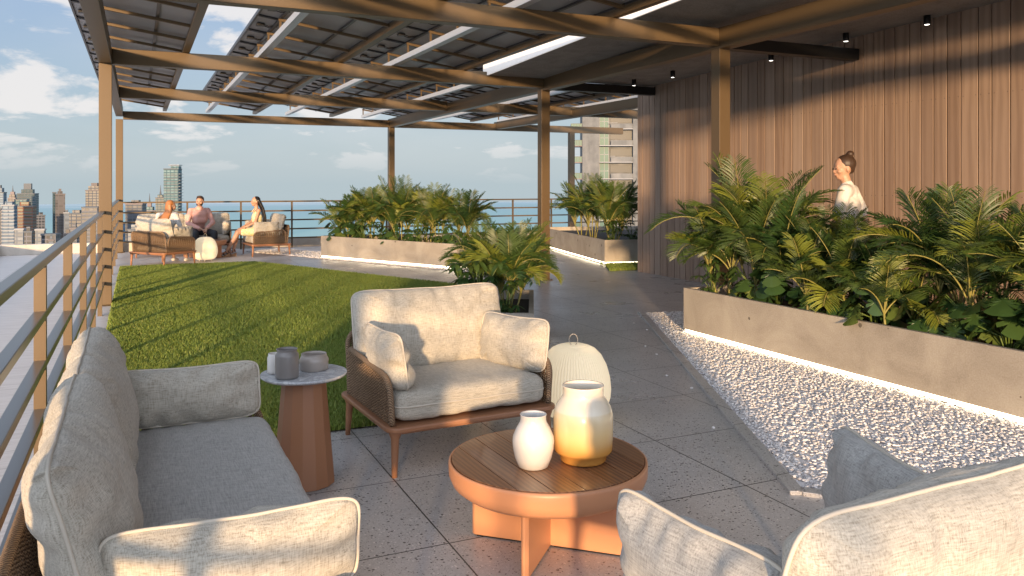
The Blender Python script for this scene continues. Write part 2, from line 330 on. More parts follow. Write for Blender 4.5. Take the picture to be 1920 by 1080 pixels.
def m_glassy(c,frame,sx=.31,sz=.31,t=.18):
    def f(nt,b,L):
        sp=N(nt,'ShaderNodeSeparateXYZ'); tc=N(nt,'ShaderNodeTexCoord'); L(tc.outputs['Object'],sp.inputs[0])
        u=mth(nt,'ADD',sp.outputs[0],sp.outputs[1])
        a=mth(nt,'LESS_THAN',mth(nt,'FRACT',mth(nt,'MULTIPLY',u,sx)),t); z=mth(nt,'FRACT',mth(nt,'MULTIPLY',sp.outputs[2],sz)); d=mth(nt,'LESS_THAN',z,t*1.6)
        fl=N(nt,'ShaderNodeCombineXYZ'); L(mth(nt,'FLOOR',mth(nt,'MULTIPLY',u,sx)),fl.inputs[0]); L(mth(nt,'FLOOR',mth(nt,'MULTIPLY',sp.outputs[2],sz)),fl.inputs[1])
        wn=N(nt,'ShaderNodeTexWhiteNoise'); L(fl.outputs[0],wn.inputs[0])
        g=mix(nt,mth(nt,'MULTIPLY',wn.outputs[0],.6),c,tuple(min(1,x*2.2+.03) for x in c)); g=mix(nt,mth(nt,'MAXIMUM',a,d),g,frame); L(g,b.inputs['Base Color'])
        L(ramp(nt,mth(nt,'MAXIMUM',a,d),[(0,.35),(1,.8)]),b.inputs['Roughness']); b.inputs['Specular IOR Level'].default_value=.22
    return f
# ------------------------------------------------------------ the setting
def struct(o): return tag(o,kind='structure')
def disc(r,z,n=96,c=(0,0)):
    b=MB(); b.add([(c[0],c[1],z)]+[(c[0]+r*math.cos(2*PI*k/n),c[1]+r*math.sin(2*PI*k/n),z) for k in range(n)],[(0,1+k,1+(k+1)%n) for k in range(n)]); return b
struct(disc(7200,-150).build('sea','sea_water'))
struct(MB().prism([(-1600,-400),(-1600,1500),(-900,1900),(-150,1750),(120,900),(60,420),(420,330),(500,-400)],-149.8,-147).build('city_ground','pale_stone'))
def poly(pts,z,name,m,th=None):
    b=MB(); b.add([(x,y,z) for x,y in pts],[tuple(range(len(pts)))]); return b.build(name,m)
struct(MB().box(-2.9,14,-7,20.9,-.4,0).build('terrace_slab','pale_stone'))
LW=[(-.3,5.1),(2.1,5.1),(2.15,6.6),(3.25,8.2),(4.51,11.52),(2.1,16.79),(-.3,16.79)]
struct(poly([(-.3,-7),(13.9,-7),(13.9,20.6),(5.2,20.6),(2.1,16.83),(4.55,11.52),(3.29,8.2),(2.19,6.6),(2.14,5.1),(-.3,5.1)],.004,'paving','terrazzo'))
struct(poly([(-.3,16.8),(2.1,16.83),(5.2,20.6),(-.3,20.6)],.004,'lounge_paving','pale_stone'))
# building tower under the terrace, so that the terrace stands on something from any side
struct(MB().box(-2.8,13.9,-6.9,20.8,-147,-.401).build('building_below','parapet_plaster'))
# lawn
struct(poly(LW,.012,'lawn_soil','lawn_soil'))
def inside(px,py,P):
    ins=np.zeros(len(px),bool); n=len(P)
    for i in range(n):
        x0,y0=P[i]; x1,y1=P[(i+1)%n]
        c=((y0>py)!=(y1>py)); xi=(x1-x0)*(py-y0)/((y1-y0) if y1!=y0 else 1e-9)+x0; ins^= (c&(px<xi))
    return ins
def grass(P,n,h,seed,name,label,w=.0034,z=.012):
    g=np.random.default_rng(seed); xs=[p[0] for p in P]; ys=[p[1] for p in P]
    A=0.5*abs(sum(P[i][0]*P[(i+1)%len(P)][1]-P[(i+1)%len(P)][0]*P[i][1] for i in range(len(P)))); BB=(max(xs)-min(xs))*(max(ys)-min(ys))
    m=int(n*BB/A); x=g.uniform(min(xs),max(xs),m); y=g.uniform(min(ys),max(ys),m); k=inside(x,y,P); x=x[k];y=y[k]; m=len(x)
    a=g.uniform(0,2*PI,m); la=g.uniform(0,2*PI,m); lean=g.uniform(.05,.6,m); hh=h*g.uniform(.7,1.1,m)*(1+.06*np.sin(x*1.9+2*np.sin(y*1.3)))
    ww=w*g.uniform(.7,1.4,m); dx=np.cos(a)*ww; dy=np.sin(a)*ww; lx=np.cos(la)*lean*hh; ly=np.sin(la)*lean*hh
    V=np.zeros((m,5,3)); V[:,0]=np.stack([x-dx,y-dy,0*x+z],1); V[:,1]=np.stack([x+dx,y+dy,0*x+z],1)
    V[:,2]=np.stack([x-dx*.8+lx*.35,y-dy*.8+ly*.35,z+hh*.6],1); V[:,3]=np.stack([x+dx*.8+lx*.35,y+dy*.8+ly*.35,z+hh*.6],1); V[:,4]=np.stack([x+lx,y+ly,z+hh*(1-.35*lean)],1)
    base=np.arange(m)[:,None]*5; F3=(base+np.array([[2,3,4]])); F4=base+np.array([[0,1,3,2]])
    me=bpy.data.meshes.new(name); me.vertices.add(m*5); me.vertices.foreach_set('co',V.reshape(-1))
    loops=np.concatenate([np.hstack([F4,F3]).reshape(-1)]); me.loops.add(m*7); me.loops.foreach_set('vertex_index',loops.astype(np.int32))
    me.polygons.add(m*2); st=np.empty(m*2,np.int32); st[0::2]=np.arange(m)*7; st[1::2]=np.arange(m)*7+4; me.polygons.foreach_set('loop_start',st); me.update(calc_edges=True)
    me.materials.append(MAT['grass']); o=bpy.data.objects.new(name,me); COL.objects.link(o); return tag(o,label,'grass',kind='stuff')
grass(LW,300000,.044,1,'lawn_grass','short green lawn between the railing and the paving')
near=[(-.3,5.1),(2.1,5.1),(2.1,7.6),(-.3,7.6)]
grass(near,90000,.046,2,'lawn_grass','dense near edge of the green lawn behind the sofa',w=.003)
GP=[(7.62,12.42),(8.06,12.40),(8.06,13.36),(8.12,13.42),(8.07,13.46),(10.2,17.6),(9.95,17.6)]
grass([(7.6,12.42),(8.9,12.36),(8.9,13.3),(8.1,13.40)],9000,.06,3,'grass_patch','small patch of grass at the foot of the planter behind the wooden wall')
grass([(7.6,12.42),(8.05,13.40),(10.2,17.6),(9.98,17.6)],7000,.05,4,'grass_patch','narrow grass strip along the side of the planter behind the wooden wall')
# parapets
def simple(b,name,m,label,cat,group=None,**k): return tag(b.build(name,m,**k),label,cat,group)
simple(MB().box(-2.95,13.9,20.72,20.95,0,.23),'parapet','parapet_plaster','low rendered parapet running behind the far railing to the left deck','parapet',bev=.01)
simple(MB().box(-2.95,-2.72,-6.9,20.72,0,.23),'parapet','parapet_plaster','low rendered parapet along the outer left edge of the pale deck','parapet',bev=.01)

# ------------------------------------------------------------ wooden wall, concrete roof slab
SLP=-.0303
def cz(y): return 3.245+SLP*(y-11.72)
def set_plank(o,n_verts_each,k,seed=3):
    r=random.Random(seed); at=o.data.color_attributes.new('plank','FLOAT_COLOR','POINT'); arr=[]
    for i in range(k):
        c=(r.random(),r.random()**2,r.random()**2,1)
        arr+= list(c)*n_verts_each
    at.data.foreach_set('color',arr)
r_=random.Random(11); wb=MB(); y=12.24; k=0
while y>-2.0:
    wd=r_.choice((.15,.15,.165,.165,.2)); y0=y-wd+.013
    wb.hexa([(8.07,y0,0.0),(8.11,y0,0.0),(8.11,y,0.0),(8.07,y,0.0),(8.07,y0,cz(y0)+.01),(8.11,y0,cz(y0)+.01),(8.11,y,cz(y)+.01),(8.07,y,cz(y)+.01)]); y-=wd; k+=1
wall=thing('wooden_wall','tall wall clad in vertical brown wooden boards under the concrete roof','wall',(8.1,5,0))
def par(o,p):  # parent keeping world place
    o.parent=p; o.matrix_parent_inverse=Matrix.Translation(-Vector(p.location)) if p.rotation_euler.z==0 else p.matrix_world.inverted(); return o
pb=wb.build('cladding','wall_wood'); set_plank(pb,8,k); par(pb,wall)
r2_=random.Random(11); y=12.24; sc_=MB()
while y>-2.0:
    wd=r2_.choice((.15,.15,.165,.165,.2))
    if 3.4<y<12.2:
        for zz_ in (.35,1.42,2.5):
            for q in (.022,wd-.035): yy=y-q; sc_.add([(8.0688,yy+.0042*math.cos(a),zz_+.0042*math.sin(a)) for a in [2*PI*i/8 for i in range(8)]],[tuple(range(8))])
    y-=wd
tag(par(sc_.build('screw_heads','junction_plastic'),wall),kind='stuff')
b_=pb.modifiers.new('bevel','BEVEL'); b_.width=.002; b_.segments=1
par(MB().box(8.112,13.5,-2,12.235,0,3.2).build('wall_core','dark_gap'),wall)
roof=thing('roof_slab','flat concrete roof slab in front of and over the wooden wall','roof',(6,5,3.2))
def slopebox(x0,x1,y0,y1,dz0,dz1):
    return MB().hexa([(x0,y0,cz(y0)+dz0),(x1,y0,cz(y0)+dz0),(x1,y1,cz(y1)+dz0),(x0,y1,cz(y1)+dz0),(x0,y0,cz(y0)+dz1),(x1,y0,cz(y0)+dz1),(x1,y1,cz(y1)+dz1),(x0,y1,cz(y1)+dz1)])
par(slopebox(4.95,13.5,-1,11.82,0,.3).build('slab','ceiling_concrete'),roof)
par(slopebox(4.925,4.947,-1,11.82,-.002,.42).build('fascia_added_glow','fascia_sun_glow'),roof)  # plain white slab edge, its added glow stands in for sunlight
# downlights
for i,(x,yy) in enumerate(((7.34,11.24),(7.44,10.32),(7.85,8.64),(7.78,7.28),(7.90,6.26))):
    lab=['black cylinder downlight at the far end of the ceiling, above the dark beam end','black cylinder downlight second from the far end of the ceiling','downlight half hidden behind the black beam near the tall column','black cylinder downlight just above the end of the nearer black beam','nearest black cylinder downlight, right of the black beam against the boards'][i]
    t=thing('downlight',lab,'ceiling lamp',(x,yy,cz(yy)),0,'black downlights under the concrete ceiling')
    hh=.075
    MB().lathe([(.028,-hh*1.35),(.034,-hh*1.35),(.036,-hh*1.3),(.036,.02),(.0,.02)],20).build('housing','black_metal',t,True)
    MB().lathe([(.0,-hh*1.32),(.028,-hh*1.32),(.028,-hh*1.30)],20).build('lens','spot_led',t,True)

# ------------------------------------------------------------ pergola
per=thing('pergola','large steel pergola with beams and posts over the terrace','pergola',(0,0,0))
def P_(b,name,m='painted_steel',bev=.004): return b.build(name,m,per,bev=bev)
BZ0,BZ1=3.1,3.3
def col(x,y,z1,s=.15):
    P_(MB().box(x-s/2,x+s/2,y-s/2,y+s/2,0.0135,z1),'column'); P_(MB().box(x-s*.75,x+s*.75,y-s*.75,y+s*.75,.005,.013),'base_plate')
    for a in (-1,1):
        for b_ in (-1,1): P_(MB().lathe([(0,.0),(.011,.0),(.011,.012),(0,.013)],6,(x+a*s*.64,y+b_*s*.64,.0131)),'bolt',bev=0)
for x,y in ((-.375,11.7),(5.99,7.40),(5.98,11.80)): col(x,y,BZ0-.002)
col(-.375,1.75,BZ0-.002)
col(-.375,20.55,3.028); col(5.98,20.55,3.028); col(11.3,20.55,3.028)
ys=[2.75,7.40,11.74,16.22]
for q,yy in enumerate(ys):
    x1=8.05 if q<3 else 13
    P_(MB().box(-.298,5.912,yy-.075,yy+.075,BZ0,BZ1),'cross_beam')
    if q<3: P_(MB().box(6.063,x1,yy-.075,yy+.075,BZ0-.02,BZ0+.115),'stub_beam','black_metal')
    else: P_(MB().box(6.063,x1,yy-.075,yy+.075,BZ0,BZ1),'cross_beam')
P_(MB().box(-.298,5.912,20.48,20.62,3.03,3.215),'cross_beam'); P_(MB().box(6.063,13,20.48,20.62,3.03,3.215),'cross_beam')
for x in (-.375,5.987): P_(MB().hexa([(x-.075,-1,3.102),(x+.075,-1,3.102),(x+.075,20.63,3.03),(x-.075,20.63,3.03),(x-.075,-1,3.345),(x+.075,-1,3.345),(x+.075,20.63,3.245),(x-.075,20.63,3.245)]) if x>0 else MB().box(x-.075,x+.075,-1,20.63,3.1,3.3),'edge_beam')
P_(MB().box(8.9,9.05,12.5,20.6,3.06,3.26),'edge_beam')
# solar rows: (post x, low edge x, high edge x)
rows=[(-.53,.58,-.69),(1.55,2.64,1.30),(3.44,4.55,3.14),(5.40,6.52,5.10),(7.36,8.47,7.06),(9.3,10.42,9.0)]
rlab=['row of solar panels along the left edge beam','row of solar panels right of the open strip of sky','row of solar panels beside the white roof edge','row of solar panels beyond the middle column','row of solar panels behind the black beam end, before the wall','farthest right row of solar panels over the back corner']
for i,(xp,xl,xh) in enumerate(rows):
    y0=-1.0 if i<3 else 12.1; y1=21.2; sl=.15
    def zz(x): return 3.405+sl*(xl-x)
    t=thing('solar_panel_row',rlab[i]+', seen from below','solar panels',(xl,y0,3.3),0,'rows of tilted solar panels on the pergola')
    def add(b,name,m,**k): 
        o=b.build(name,m,**k); return par(o,t)
    if i>0: add(MB().box(xp-.045,xp+.045,y0,y1,3.301,3.375),'purlin','galvanised')
    add(MB().box(xl-.035,xl+.05,y0,y1,3.301,3.375),'purlin','painted_steel')
    # under-panel rails
    b=MB()
    for x in (xp+.02,xp+(xl-xp)*.66):
        b.hexa([(x-.018,y0,zz(x)-.028),(x+.018,y0,zz(x)-.028),(x+.018,y1,zz(x)-.028),(x-.018,y1,zz(x)-.028),(x-.018,y0,zz(x)-.001),(x+.018,y0,zz(x)-.001),(x+.018,y1,zz(x)-.001),(x-.018,y1,zz(x)-.001)])
        add(b,'mounting_rail','panel_frame'); b=MB()
    yy=y0+.35
    while yy<y1:
        b=MB(); c=MB(); za=zz(xp)-.032; zb=zz(xl-.02)-.032
        b.hexa([(xp-.02,yy-.02,za-.035),(xl,yy-.02,zb-.035),(xl,yy+.02,zb-.035),(xp-.02,yy+.02,za-.035),(xp-.02,yy-.02,za),(xl,yy-.02,zb),(xl,yy+.02,zb),(xp-.02,yy+.02,za)])
        if i>0: c.box(xp-.012,xp+.012,yy-.012,yy+.012,3.376,za-.036)
        yy+=.97; add(b,'rafter','painted_steel')
        if i>0: add(c,'post','painted_steel')
    # modules
    y=y1; n=0; first=None
    while y-1.0>y0-.5:
        g=.012 if n%5 else .05
        ya=y-.99; yb=y-g*.5
        b=MB(); x0,x1=xh,xl
        b.hexa([(x0,ya,zz(x0)),(x1,ya,zz(x1)),(x1,yb,zz(x1)),(x0,yb,zz(x0)),(x0,ya,zz(x0)+.012),(x1,ya,zz(x1)+.012),(x1,yb,zz(x1)+.012),(x0,yb,zz(x0)+.012)])
        o=add(b,'solar_panel','panel_back')
        f=MB()
        def fr(xa,xb,yc,yd): f.hexa([(xa,yc,zz(xa)-.022),(xb,yc,zz(xb)-.022),(xb,yd,zz(xb)-.022),(xa,yd,zz(xa)-.022),(xa,yc,zz(xa)+.024),(xb,yc,zz(xb)+.024),(xb,yd,zz(xb)+.024),(xa,yd,zz(xa)+.024)])
        fr(x0-.004,x0+.02,ya-.001,yb+.001); fr(x1-.02,x1+.004,ya-.001,yb+.001); fr(x0+.0205,x1-.0205,ya-.002,ya+.016); fr(x0+.0205,x1-.0205,yb-.016,yb+.002)
        fo=f.build('panel_rim','panel_frame'); fo.parent=o
        gl=MB(); gl.hexa([(x0+.02,ya+.02,zz(x0)+.014),(x1-.02,ya+.02,zz(x1)+.014),(x1-.02,yb-.02,zz(x1)+.014),(x0+.02,yb-.02,zz(x0)+.014)]*1+[(x0+.02,ya+.02,zz(x0)+.018),(x1-.02,ya+.02,zz(x1)+.018),(x1-.02,yb-.02,zz(x1)+.018),(x0+.02,yb-.02,zz(x0)+.018)]); go=gl.build('glass_face','panel_glass'); go.parent=o
        xj=x0+.11; yc=(ya+yb)/2; j=MB()
        j.box(xj-.045,xj+.045,yc-.05,yc+.05,zz(xj)-.034,zz(xj)-.006); j.box(xj-.03,xj+.03,yc-.065,yc+.065,zz(xj)-.028,zz(xj)-.006)
        j.tube([(xj+.03,yc-.04,zz(xj)-.02),(xj+.09,yc-.07,zz(xj)-.045),(xj+.17,yc-.10,zz(xj)-.04),(xj+.22,yc-.16,zz(xj)-.03)],.006,5)
        j.tube([(xj+.03,yc+.04,zz(xj)-.02),(xj+.1,yc+.03,zz(xj)-.04),(xj+.2,yc-.03,zz(xj)-.04)],.006,5)
        jo=j.build('junction_box','junction_plastic'); jo.parent=o
        y-=1.0 if n%5!=4 else 1.0; n+=1

# ------------------------------------------------------------ railings
rl=thing('railing','brown steel railing with five rails along the left side beside the sofa','railing',(-.405,11,0))
RZ=[1.215,.972,.748,.528,.31]
for z in RZ:
    par(MB().box(-.43,-.38,-4,20.45,z-.038,z).build('rail','rail_steel',bev=.003),rl)
for k in range(16):
    y=4.3+1.62*(k-5)
    if y>20.4: break
    b=MB(); prev=.0
    for z0,z1 in zip([.0]+[z for z in RZ[::-1]][:-1]+[], [z-.038 for z in RZ[::-1]]): b.box(-.4295,-.3805,y-.025,y+.025,z0,z1)
    par(b.build('post','painted_steel'),rl)
fl=thing('railing','brown steel railing with five rails in front of the sea at the far edge','railing',(5,20.55,0))
for z in (1.16,.93,.71,.49,.27): par(MB().box(-.30,13.8,20.33,20.37,z-.035,z).build('rail','painted_steel'),fl)
for k in range(12):
    x=1.05+1.19*k
    par(MB().box(x-.02,x+.02,20.372,20.41,0,1.155).build('post','painted_steel'),fl)
# ------------------------------------------------------------ gravel beds and kerbs
def pebbles(P,n,r,seed,name,label,z=.02):
    g=np.random.default_rng(seed); xs=[p[0] for p in P]; ys=[p[1] for p in P]
    A=0.5*abs(sum(P[i][0]*P[(i+1)%len(P)][1]-P[(i+1)%len(P)][0]*P[i][1] for i in range(len(P)))); BB=(max(xs)-min(xs))*(max(ys)-min(ys))
    m=int(n*BB/A); x=g.uniform(min(xs),max(xs),m); y=g.uniform(min(ys),max(ys),m); k=inside(x,y,P); x=x[k];y=y[k]; m=len(x)
    import bmesh
    bm=bmesh.new(); bmesh.ops.create_icosphere(bm,subdivisions=1,radius=1); bv=np.array([v.co[:] for v in bm.verts]); bf=np.array([[v.index for v in f.verts] for f in bm.faces]); bm.free()
    nv=len(bv); V=bv[None]*g.uniform(.72,1.25,(m,nv,1)); V=V*g.uniform(.6,1.2,(m,1,3))*(r*g.uniform(.6,1.3,(m,1,1)))
    q=g.normal(size=(m,4)); q/=np.linalg.norm(q,axis=1)[:,None]; a,b,c,d=q.T
    Rm=np.stack([1-2*(c*c+d*d),2*(b*c-a*d),2*(b*d+a*c),2*(b*c+a*d),1-2*(b*b+d*d),2*(c*d-a*b),2*(b*d-a*c),2*(c*d+a*b),1-2*(b*b+c*c)],1).reshape(m,3,3)
    V=np.einsum('mij,mnj->mni',Rm,V)*np.array([1,1,.5])+np.stack([x,y,z+g.uniform(-.008,.003,m)],1)[:,None]
    me=bpy.data.meshes.new(name); me.vertices.add(m*nv); me.vertices.foreach_set('co',V.reshape(-1)); F=(bf[None]+np.arange(m)[:,None,None]*nv).reshape(-1).astype(np.int32)
    me.loops.add(len(F)); me.loops.foreach_set('vertex_index',F); me.polygons.add(len(F)//3); me.polygons.foreach_set('loop_start',np.arange(0,len(F),3,dtype=np.int32)); me.update(calc_edges=True)
    me.materials.append(MAT['gravel']); o=bpy.data.objects.new(name,me); COL.objects.link(o); return tag(o,label,'gravel',kind='stuff')
GV=[(5.52,8.22),(5.62,8.10),(5.16,6.95),(5.16,.3),(3.6,.3),(3.5,1.2),(3.28,2.85),(3.03,3.20)]
GV=[(5.50,8.20),(6.0,8.1),(6.0,6.97),(5.17,6.97),(5.17,-.8),(4.6,-.8),(4.0,2.15),(3.06,3.14)]
struct(poly(GV,.010,'gravel_bed','gravel_bed'))
pebbles(GV,27000,.0125,5,'gravel','white gravel bed between the kerb and the long concrete planter')
def kerb(pts,wd,h,label):
    for i,((x0,y0),(x1,y1)) in enumerate(zip(pts,pts[1:])): 
        b=MB(); d=Vector((x1-x0,y1-y0,0)); L_=d.length; d.normalize(); nrm=Vector((d.y,-d.x,0))*wd/2; a=Vector((x0,y0,0)); c=Vector((x1,y1,0))
        if i>0: a=a+d*wd*.5
        if i<len(pts)-2: c=c+d*wd*.5
        b.prism([tuple((a-nrm)[:2]),tuple((a+nrm)[:2]),tuple((c+nrm)[:2]),tuple((c-nrm)[:2])],.002,h); tag(b.build('kerb','terrazzo',bev=.004),label[i],'kerb','terrazzo kerbs round the gravel')
kerb([(5.52,8.30),(3.0,3.13),(3.95,2.10)],.075,.026,['long diagonal terrazzo kerb edging the white gravel','short terrazzo kerb turning the corner of the gravel behind the near armchair'])
C_=Vector((.444,-.896)); D_=Vector((.896,.444))
def off(p,a,b): return (p[0]+C_.x*a+D_.x*b,p[1]+C_.y*a+D_.y*b)
p0=(3.47,17.31)
G2=[off(p0,-2.6,-.02),off(p0,-.0,-.02),off(p0,0,1.0),off(p0,-2.2,1.0)]
struct(poly([off(p0,-2.6,-.12),off(p0,4.3,-.12),off(p0,4.3,1.2),off(p0,-2.6,1.2)],.010,'gravel_bed','gravel_bed'))
pebbles([off(p0,-2.6,-.10),off(p0,4.25,-.10),off(p0,4.25,.9),off(p0,-2.6,.9)],9000,.02,6,'gravel','white gravel round the middle planter, by the far railing')
rs_=random.Random(12); pm=None
for k,f in enumerate((.12,.2,.34,.41,.55,.63,.80)):
    x=5.52+(3.0-5.52)*f-.10-rs_.random()*.22; y=8.30+(3.13-8.30)*f
    b=MB(); n0=len(b.v); b.lathe([(0,-.006),(.009,-.004),(.012,.0),(.008,.006),(0,.008)],7); b.v=[(v[0]*rs_.uniform(.8,1.2),v[1]*rs_.uniform(.8,1.2),v[2]) for v in b.v]
    o=b.build('pebble','gravel'); o.location=(x,y,.011); o.rotation_euler=(0,0,rs_.uniform(0,6)); tag(o,['farthest','second farthest','third farthest','middle','third nearest','second nearest','nearest'][k]+' of the small white pebbles strayed on the paving beside the kerb','pebble','stray white pebbles on the paving')
# ------------------------------------------------------------ planters
def planter(o,ang,Lx,Ly,h,label,soil=.09,led=(1,1,1,1)):
    """box with corner at o; local x along ang, Lx by Ly"""
    t=thing('planter',label,'planter',(o[0],o[1],0),ang,'long concrete planters with light strips')
    b=MB(); th=.045
    b.box(0,Lx,0,th,.06,h).box(0,Lx,Ly-th,Ly,.06,h).box(0,th,th,Ly-th,.06,h).box(Lx-th,Lx,th,Ly-th,.06,h).box(th,Lx-th,th,Ly-th,.06,.08)
    b.build('box','planter_concrete',t,bev=.004)
    MB().box(.05,Lx-.05,.05,Ly-.05,0,.059).build('plinth','dark_gap',t)
    for k,(x0,x1,y0,y1) in enumerate(((.012,Lx-.012,.012,.03),(.012,Lx-.012,Ly-.03,Ly-.012),(.012,.03,.035,Ly-.035),(Lx-.03,Lx-.012,.035,Ly-.035))):
        if led[k]: MB().box(x0,x1,y0,y1,.030,.057).build('light_strip','led',t)
    MB().box(th+.001,Lx-th-.001,th+.001,Ly-th-.001,h-soil-.1,h-soil).build('soil','soil',t); return t
planter((5.13,6.93),-PI/2,8.2,.85,.484,'longest concrete planter, on the right beside the white gravel',led=(1,0,1,0))
planter((3.50,17.25),math.atan2(C_.y,C_.x),3.88,.95,.475,'long concrete planter in the middle distance at the far side of the lawn',led=(1,0,0,1))
planter((2.10,6.58),math.atan2(-.44,.9),1.02,1.55,.47,'square concrete planter right behind the facing armchair',led=(1,0,0,1))
planter((8.14,13.48),R(-12)+0,2.6,4.9,.485,'concrete planter standing on grass behind the wooden wall',led=(1,0,1,0))

# ------------------------------------------------------------ plants
def frond_mesh(L_,n,arch,seed,wid=.30,tint=0,V=.35):
    """one pinnate palm frond from the origin, growing +X and up; returns verts, faces, tint"""
    r=random.Random(seed); st=MB(); lf=MB(); pts=[]; N_=14
    a0=R(82); x=z=0; ds=L_/N_
    for i in range(N_+1):
        pts.append(Vector((x,0,z))); t=i/N_; a=a0-arch*t**1.35; x+=math.cos(a)*ds; z+=math.sin(a)*ds
    st.tube(pts,[.0085*(1-.85*i/N_)+.0012 for i in range(N_+1)],5,cap=False)
    def at(t):
        f=t*N_; i=min(int(f),N_-1); return pts[i].lerp(pts[i+1],f-i),(pts[i+1]-pts[i]).normalized()
    for k in range(n):
        t=.22+.78*(k+.5)/n; p,d=at(t); up=Vector((-d.z,0,d.x))
        ll=wid*(math.sin(PI*min(1,(t-.15)/.95)**.8)**.6+.12)*r.uniform(.85,1.12)*(1 if t<.9 else .8); w_=.0088*(.6+.4*math.sin(PI*(t-.1)))*r.uniform(.85,1.2)
        for s in (-1,1):
            fw=.62+.5*t+r.uniform(-.1,.1); dr=(Vector((0,s,0))*1.0+d*fw+up*(V+r.uniform(-.12,.12))).normalized()
            q=p; nn=dr.cross(up).normalized() if True else None
            b0=p; droop=r.uniform(.10,.24)*ll
            b1=p+dr*ll*.45+Vector((0,0,-droop*.15)); b2=p+dr*ll*.8+Vector((0,0,-droop*.6)); b3=p+dr*ll+Vector((0,0,-droop*1.25))
            wv=d*w_; fold=up*(w_*.45)
            lf.add([b0,b1+wv+fold,b1-fold*.6,b1-wv+fold,b2+wv*.7+fold*.6,b2-fold*.4,b2-wv*.7+fold*.6,b3],[(0,1,2),(0,2,3),(1,4,5,2),(2,5,6,3),(4,7,5),(5,7,6)])
    return st,lf
def set_tint(o,vals):
    at=o.data.color_attributes.new('tint','FLOAT_COLOR','POINT'); at.data.foreach_set('color',[c for v in vals for c in (v,v,v,1)])
def palm(seed,H_,nf,label,group,name='areca_palm'):
    r=random.Random(seed); t=thing(name,label,'palm',(0,0,0),0,group); st=MB(); 
    ns=r.randint(3,5); fr=0
    heads=[]
    for s in range(ns):
        a=2*PI*s/ns+r.uniform(-.5,.5); lean=r.uniform(.02,.14); hh=H_*r.uniform(.18,.42); b0=Vector((.06*math.cos(a),.06*math.sin(a),-.05)); b1=b0+Vector((math.cos(a)*lean,math.sin(a)*lean,hh))
        st.tube([b0,b0.lerp(b1,.5)+Vector((0,0,.02)),b1],[.014,.012,.010],6); heads.append(b1)
    st.build('stems','palm_stem',t,True)
    lv=MB(); tv=[]; rs=MB()
    for k in range(nf):
        hd=heads[k%ns]; inner=(k<2+nf//6); arch=R(r.uniform(18,50)) if inner else R(r.uniform(60,135)); L_=(H_-hd.z)*(r.uniform(1.0,1.12) if inner else r.uniform(.75,1.15)); L_=max(L_,H_*.45)
        s_,l_=frond_mesh(L_,r.randint(38,46),arch,seed*100+k,wid=.25*(H_/1.3)**.5*r.uniform(.9,1.15),V=r.uniform(.15,.5))
        M=Matrix.Translation(hd)@Matrix.Rotation(2*PI*k*.381966+r.uniform(-.3,.3),4,'Z')@Matrix.Rotation(R(r.uniform(-4,22)) if not inner else R(r.uniform(-8,8)),4,'Y')
        s_.xf(M); l_.xf(M); rs.join(s_); lv.join(l_); tt=r.uniform(.45,.95) if r.random()<.22 else r.uniform(0,.22); tv+= [tt]*len(l_.v)
    rs.build('leaf_stalks','palm_stem',t,True); o=lv.build('fronds','palm_leaf',t); set_tint(o,tv); return t
def monstera_leaf(r,S):
    b=MB(); n=44; rim=[]
    for i in range(n):
        th=2*PI*i/n; rr=S*(.55+.28*math.cos(th)+ .06*math.cos(2*th)); 
        if abs(th-PI)<.35: rr*=.55+.45*abs(th-PI)/.35
        x=rr*math.cos(th)+.25*S; y=rr*math.sin(th)*1.05
        if i%4==2 and .5<th<2*PI-.5 and abs(th-PI)>.5: x=.25*S+(x-.25*S)*.5+.04*S; y*=.42
        rim.append((x,y,-.16*(x*x+y*y)/S-.10*abs(y)))
    b.add([(.25*S,0,0)]+rim,[(0,1+i,1+(i+1)%n) for i in range(n)]); return b
def oval_leaf(r,S,wd=.36):
    b=MB(); m=6; vs=[]
    for i in range(m+1):
        t=i/m; wv=S*wd*math.sin(PI*t**.8)**.9*.5; z=-.22*S*t*t
        vs+=[(S*t,wv,z+.25*wv),(S*t,0,z),(S*t,-wv,z+.25*wv)]
    fs=[]
    for i in range(m): 
        o=i*3; fs+=[(o,o+3,o+4,o+1),(o+1,o+4,o+5,o+2)]
    b.add(vs,fs); return b
def leafy(seed,kind,label,group):
    r=random.Random(seed); name={'m':'monstera','o':'umbrella_plant'}[kind]
    t=thing(name,label,'plant',(0,0,0),0,group); st=MB(); lv=MB(); tv=[]
    if kind=='m':
        for k in range(17):
            a=k*2.4+r.uniform(-.3,.3); h=r.uniform(.10,.42); d=r.uniform(.03,.17); tip=Vector((math.cos(a)*d,math.sin(a)*d,h)); st.tube([(0,0,-.05),Vector((math.cos(a)*d*.3,math.sin(a)*d*.3,h*.7)),tip],.005,5)
            l=monstera_leaf(r,r.uniform(.10,.17)); l.xf(Matrix.Translation(tip)@Matrix.Rotation(a,4,'Z')@Matrix.Rotation(R(r.uniform(15,65)),4,'Y')@Matrix.Rotation(R(r.uniform(-20,20)),4,'X')); lv.join(l); tv+=[(r.uniform(.35,.8) if r.random()<.2 else r.uniform(0,.15))]*len(l.v)
    else:
        for k in range(15):
            a=k*2.4+r.uniform(-.3,.3); h=r.uniform(.08,.5); d=r.uniform(.03,.22); tip=Vector((math.cos(a)*d,math.sin(a)*d,h)); st.tube([(0,0,-.05),Vector((math.cos(a)*d*.4,math.sin(a)*d*.4,h*.6)),tip],.005,5)
            for q in range(7):
                l=oval_leaf(r,r.uniform(.10,.16)); l.xf(Matrix.Translation(tip)@Matrix.Rotation(q*2*PI/7+a,4,'Z')@Matrix.Rotation(R(r.uniform(-5,35)),4,'Y')); lv.join(l); tv+=[r.uniform(0,.3)+(.3 if r.random()<.15 else 0)]*len(l.v)
    st.build('stems','stem_green',t,True); o=lv.build('leaves','broad_leaf',t,smooth=True); set_tint(o,tv); return t
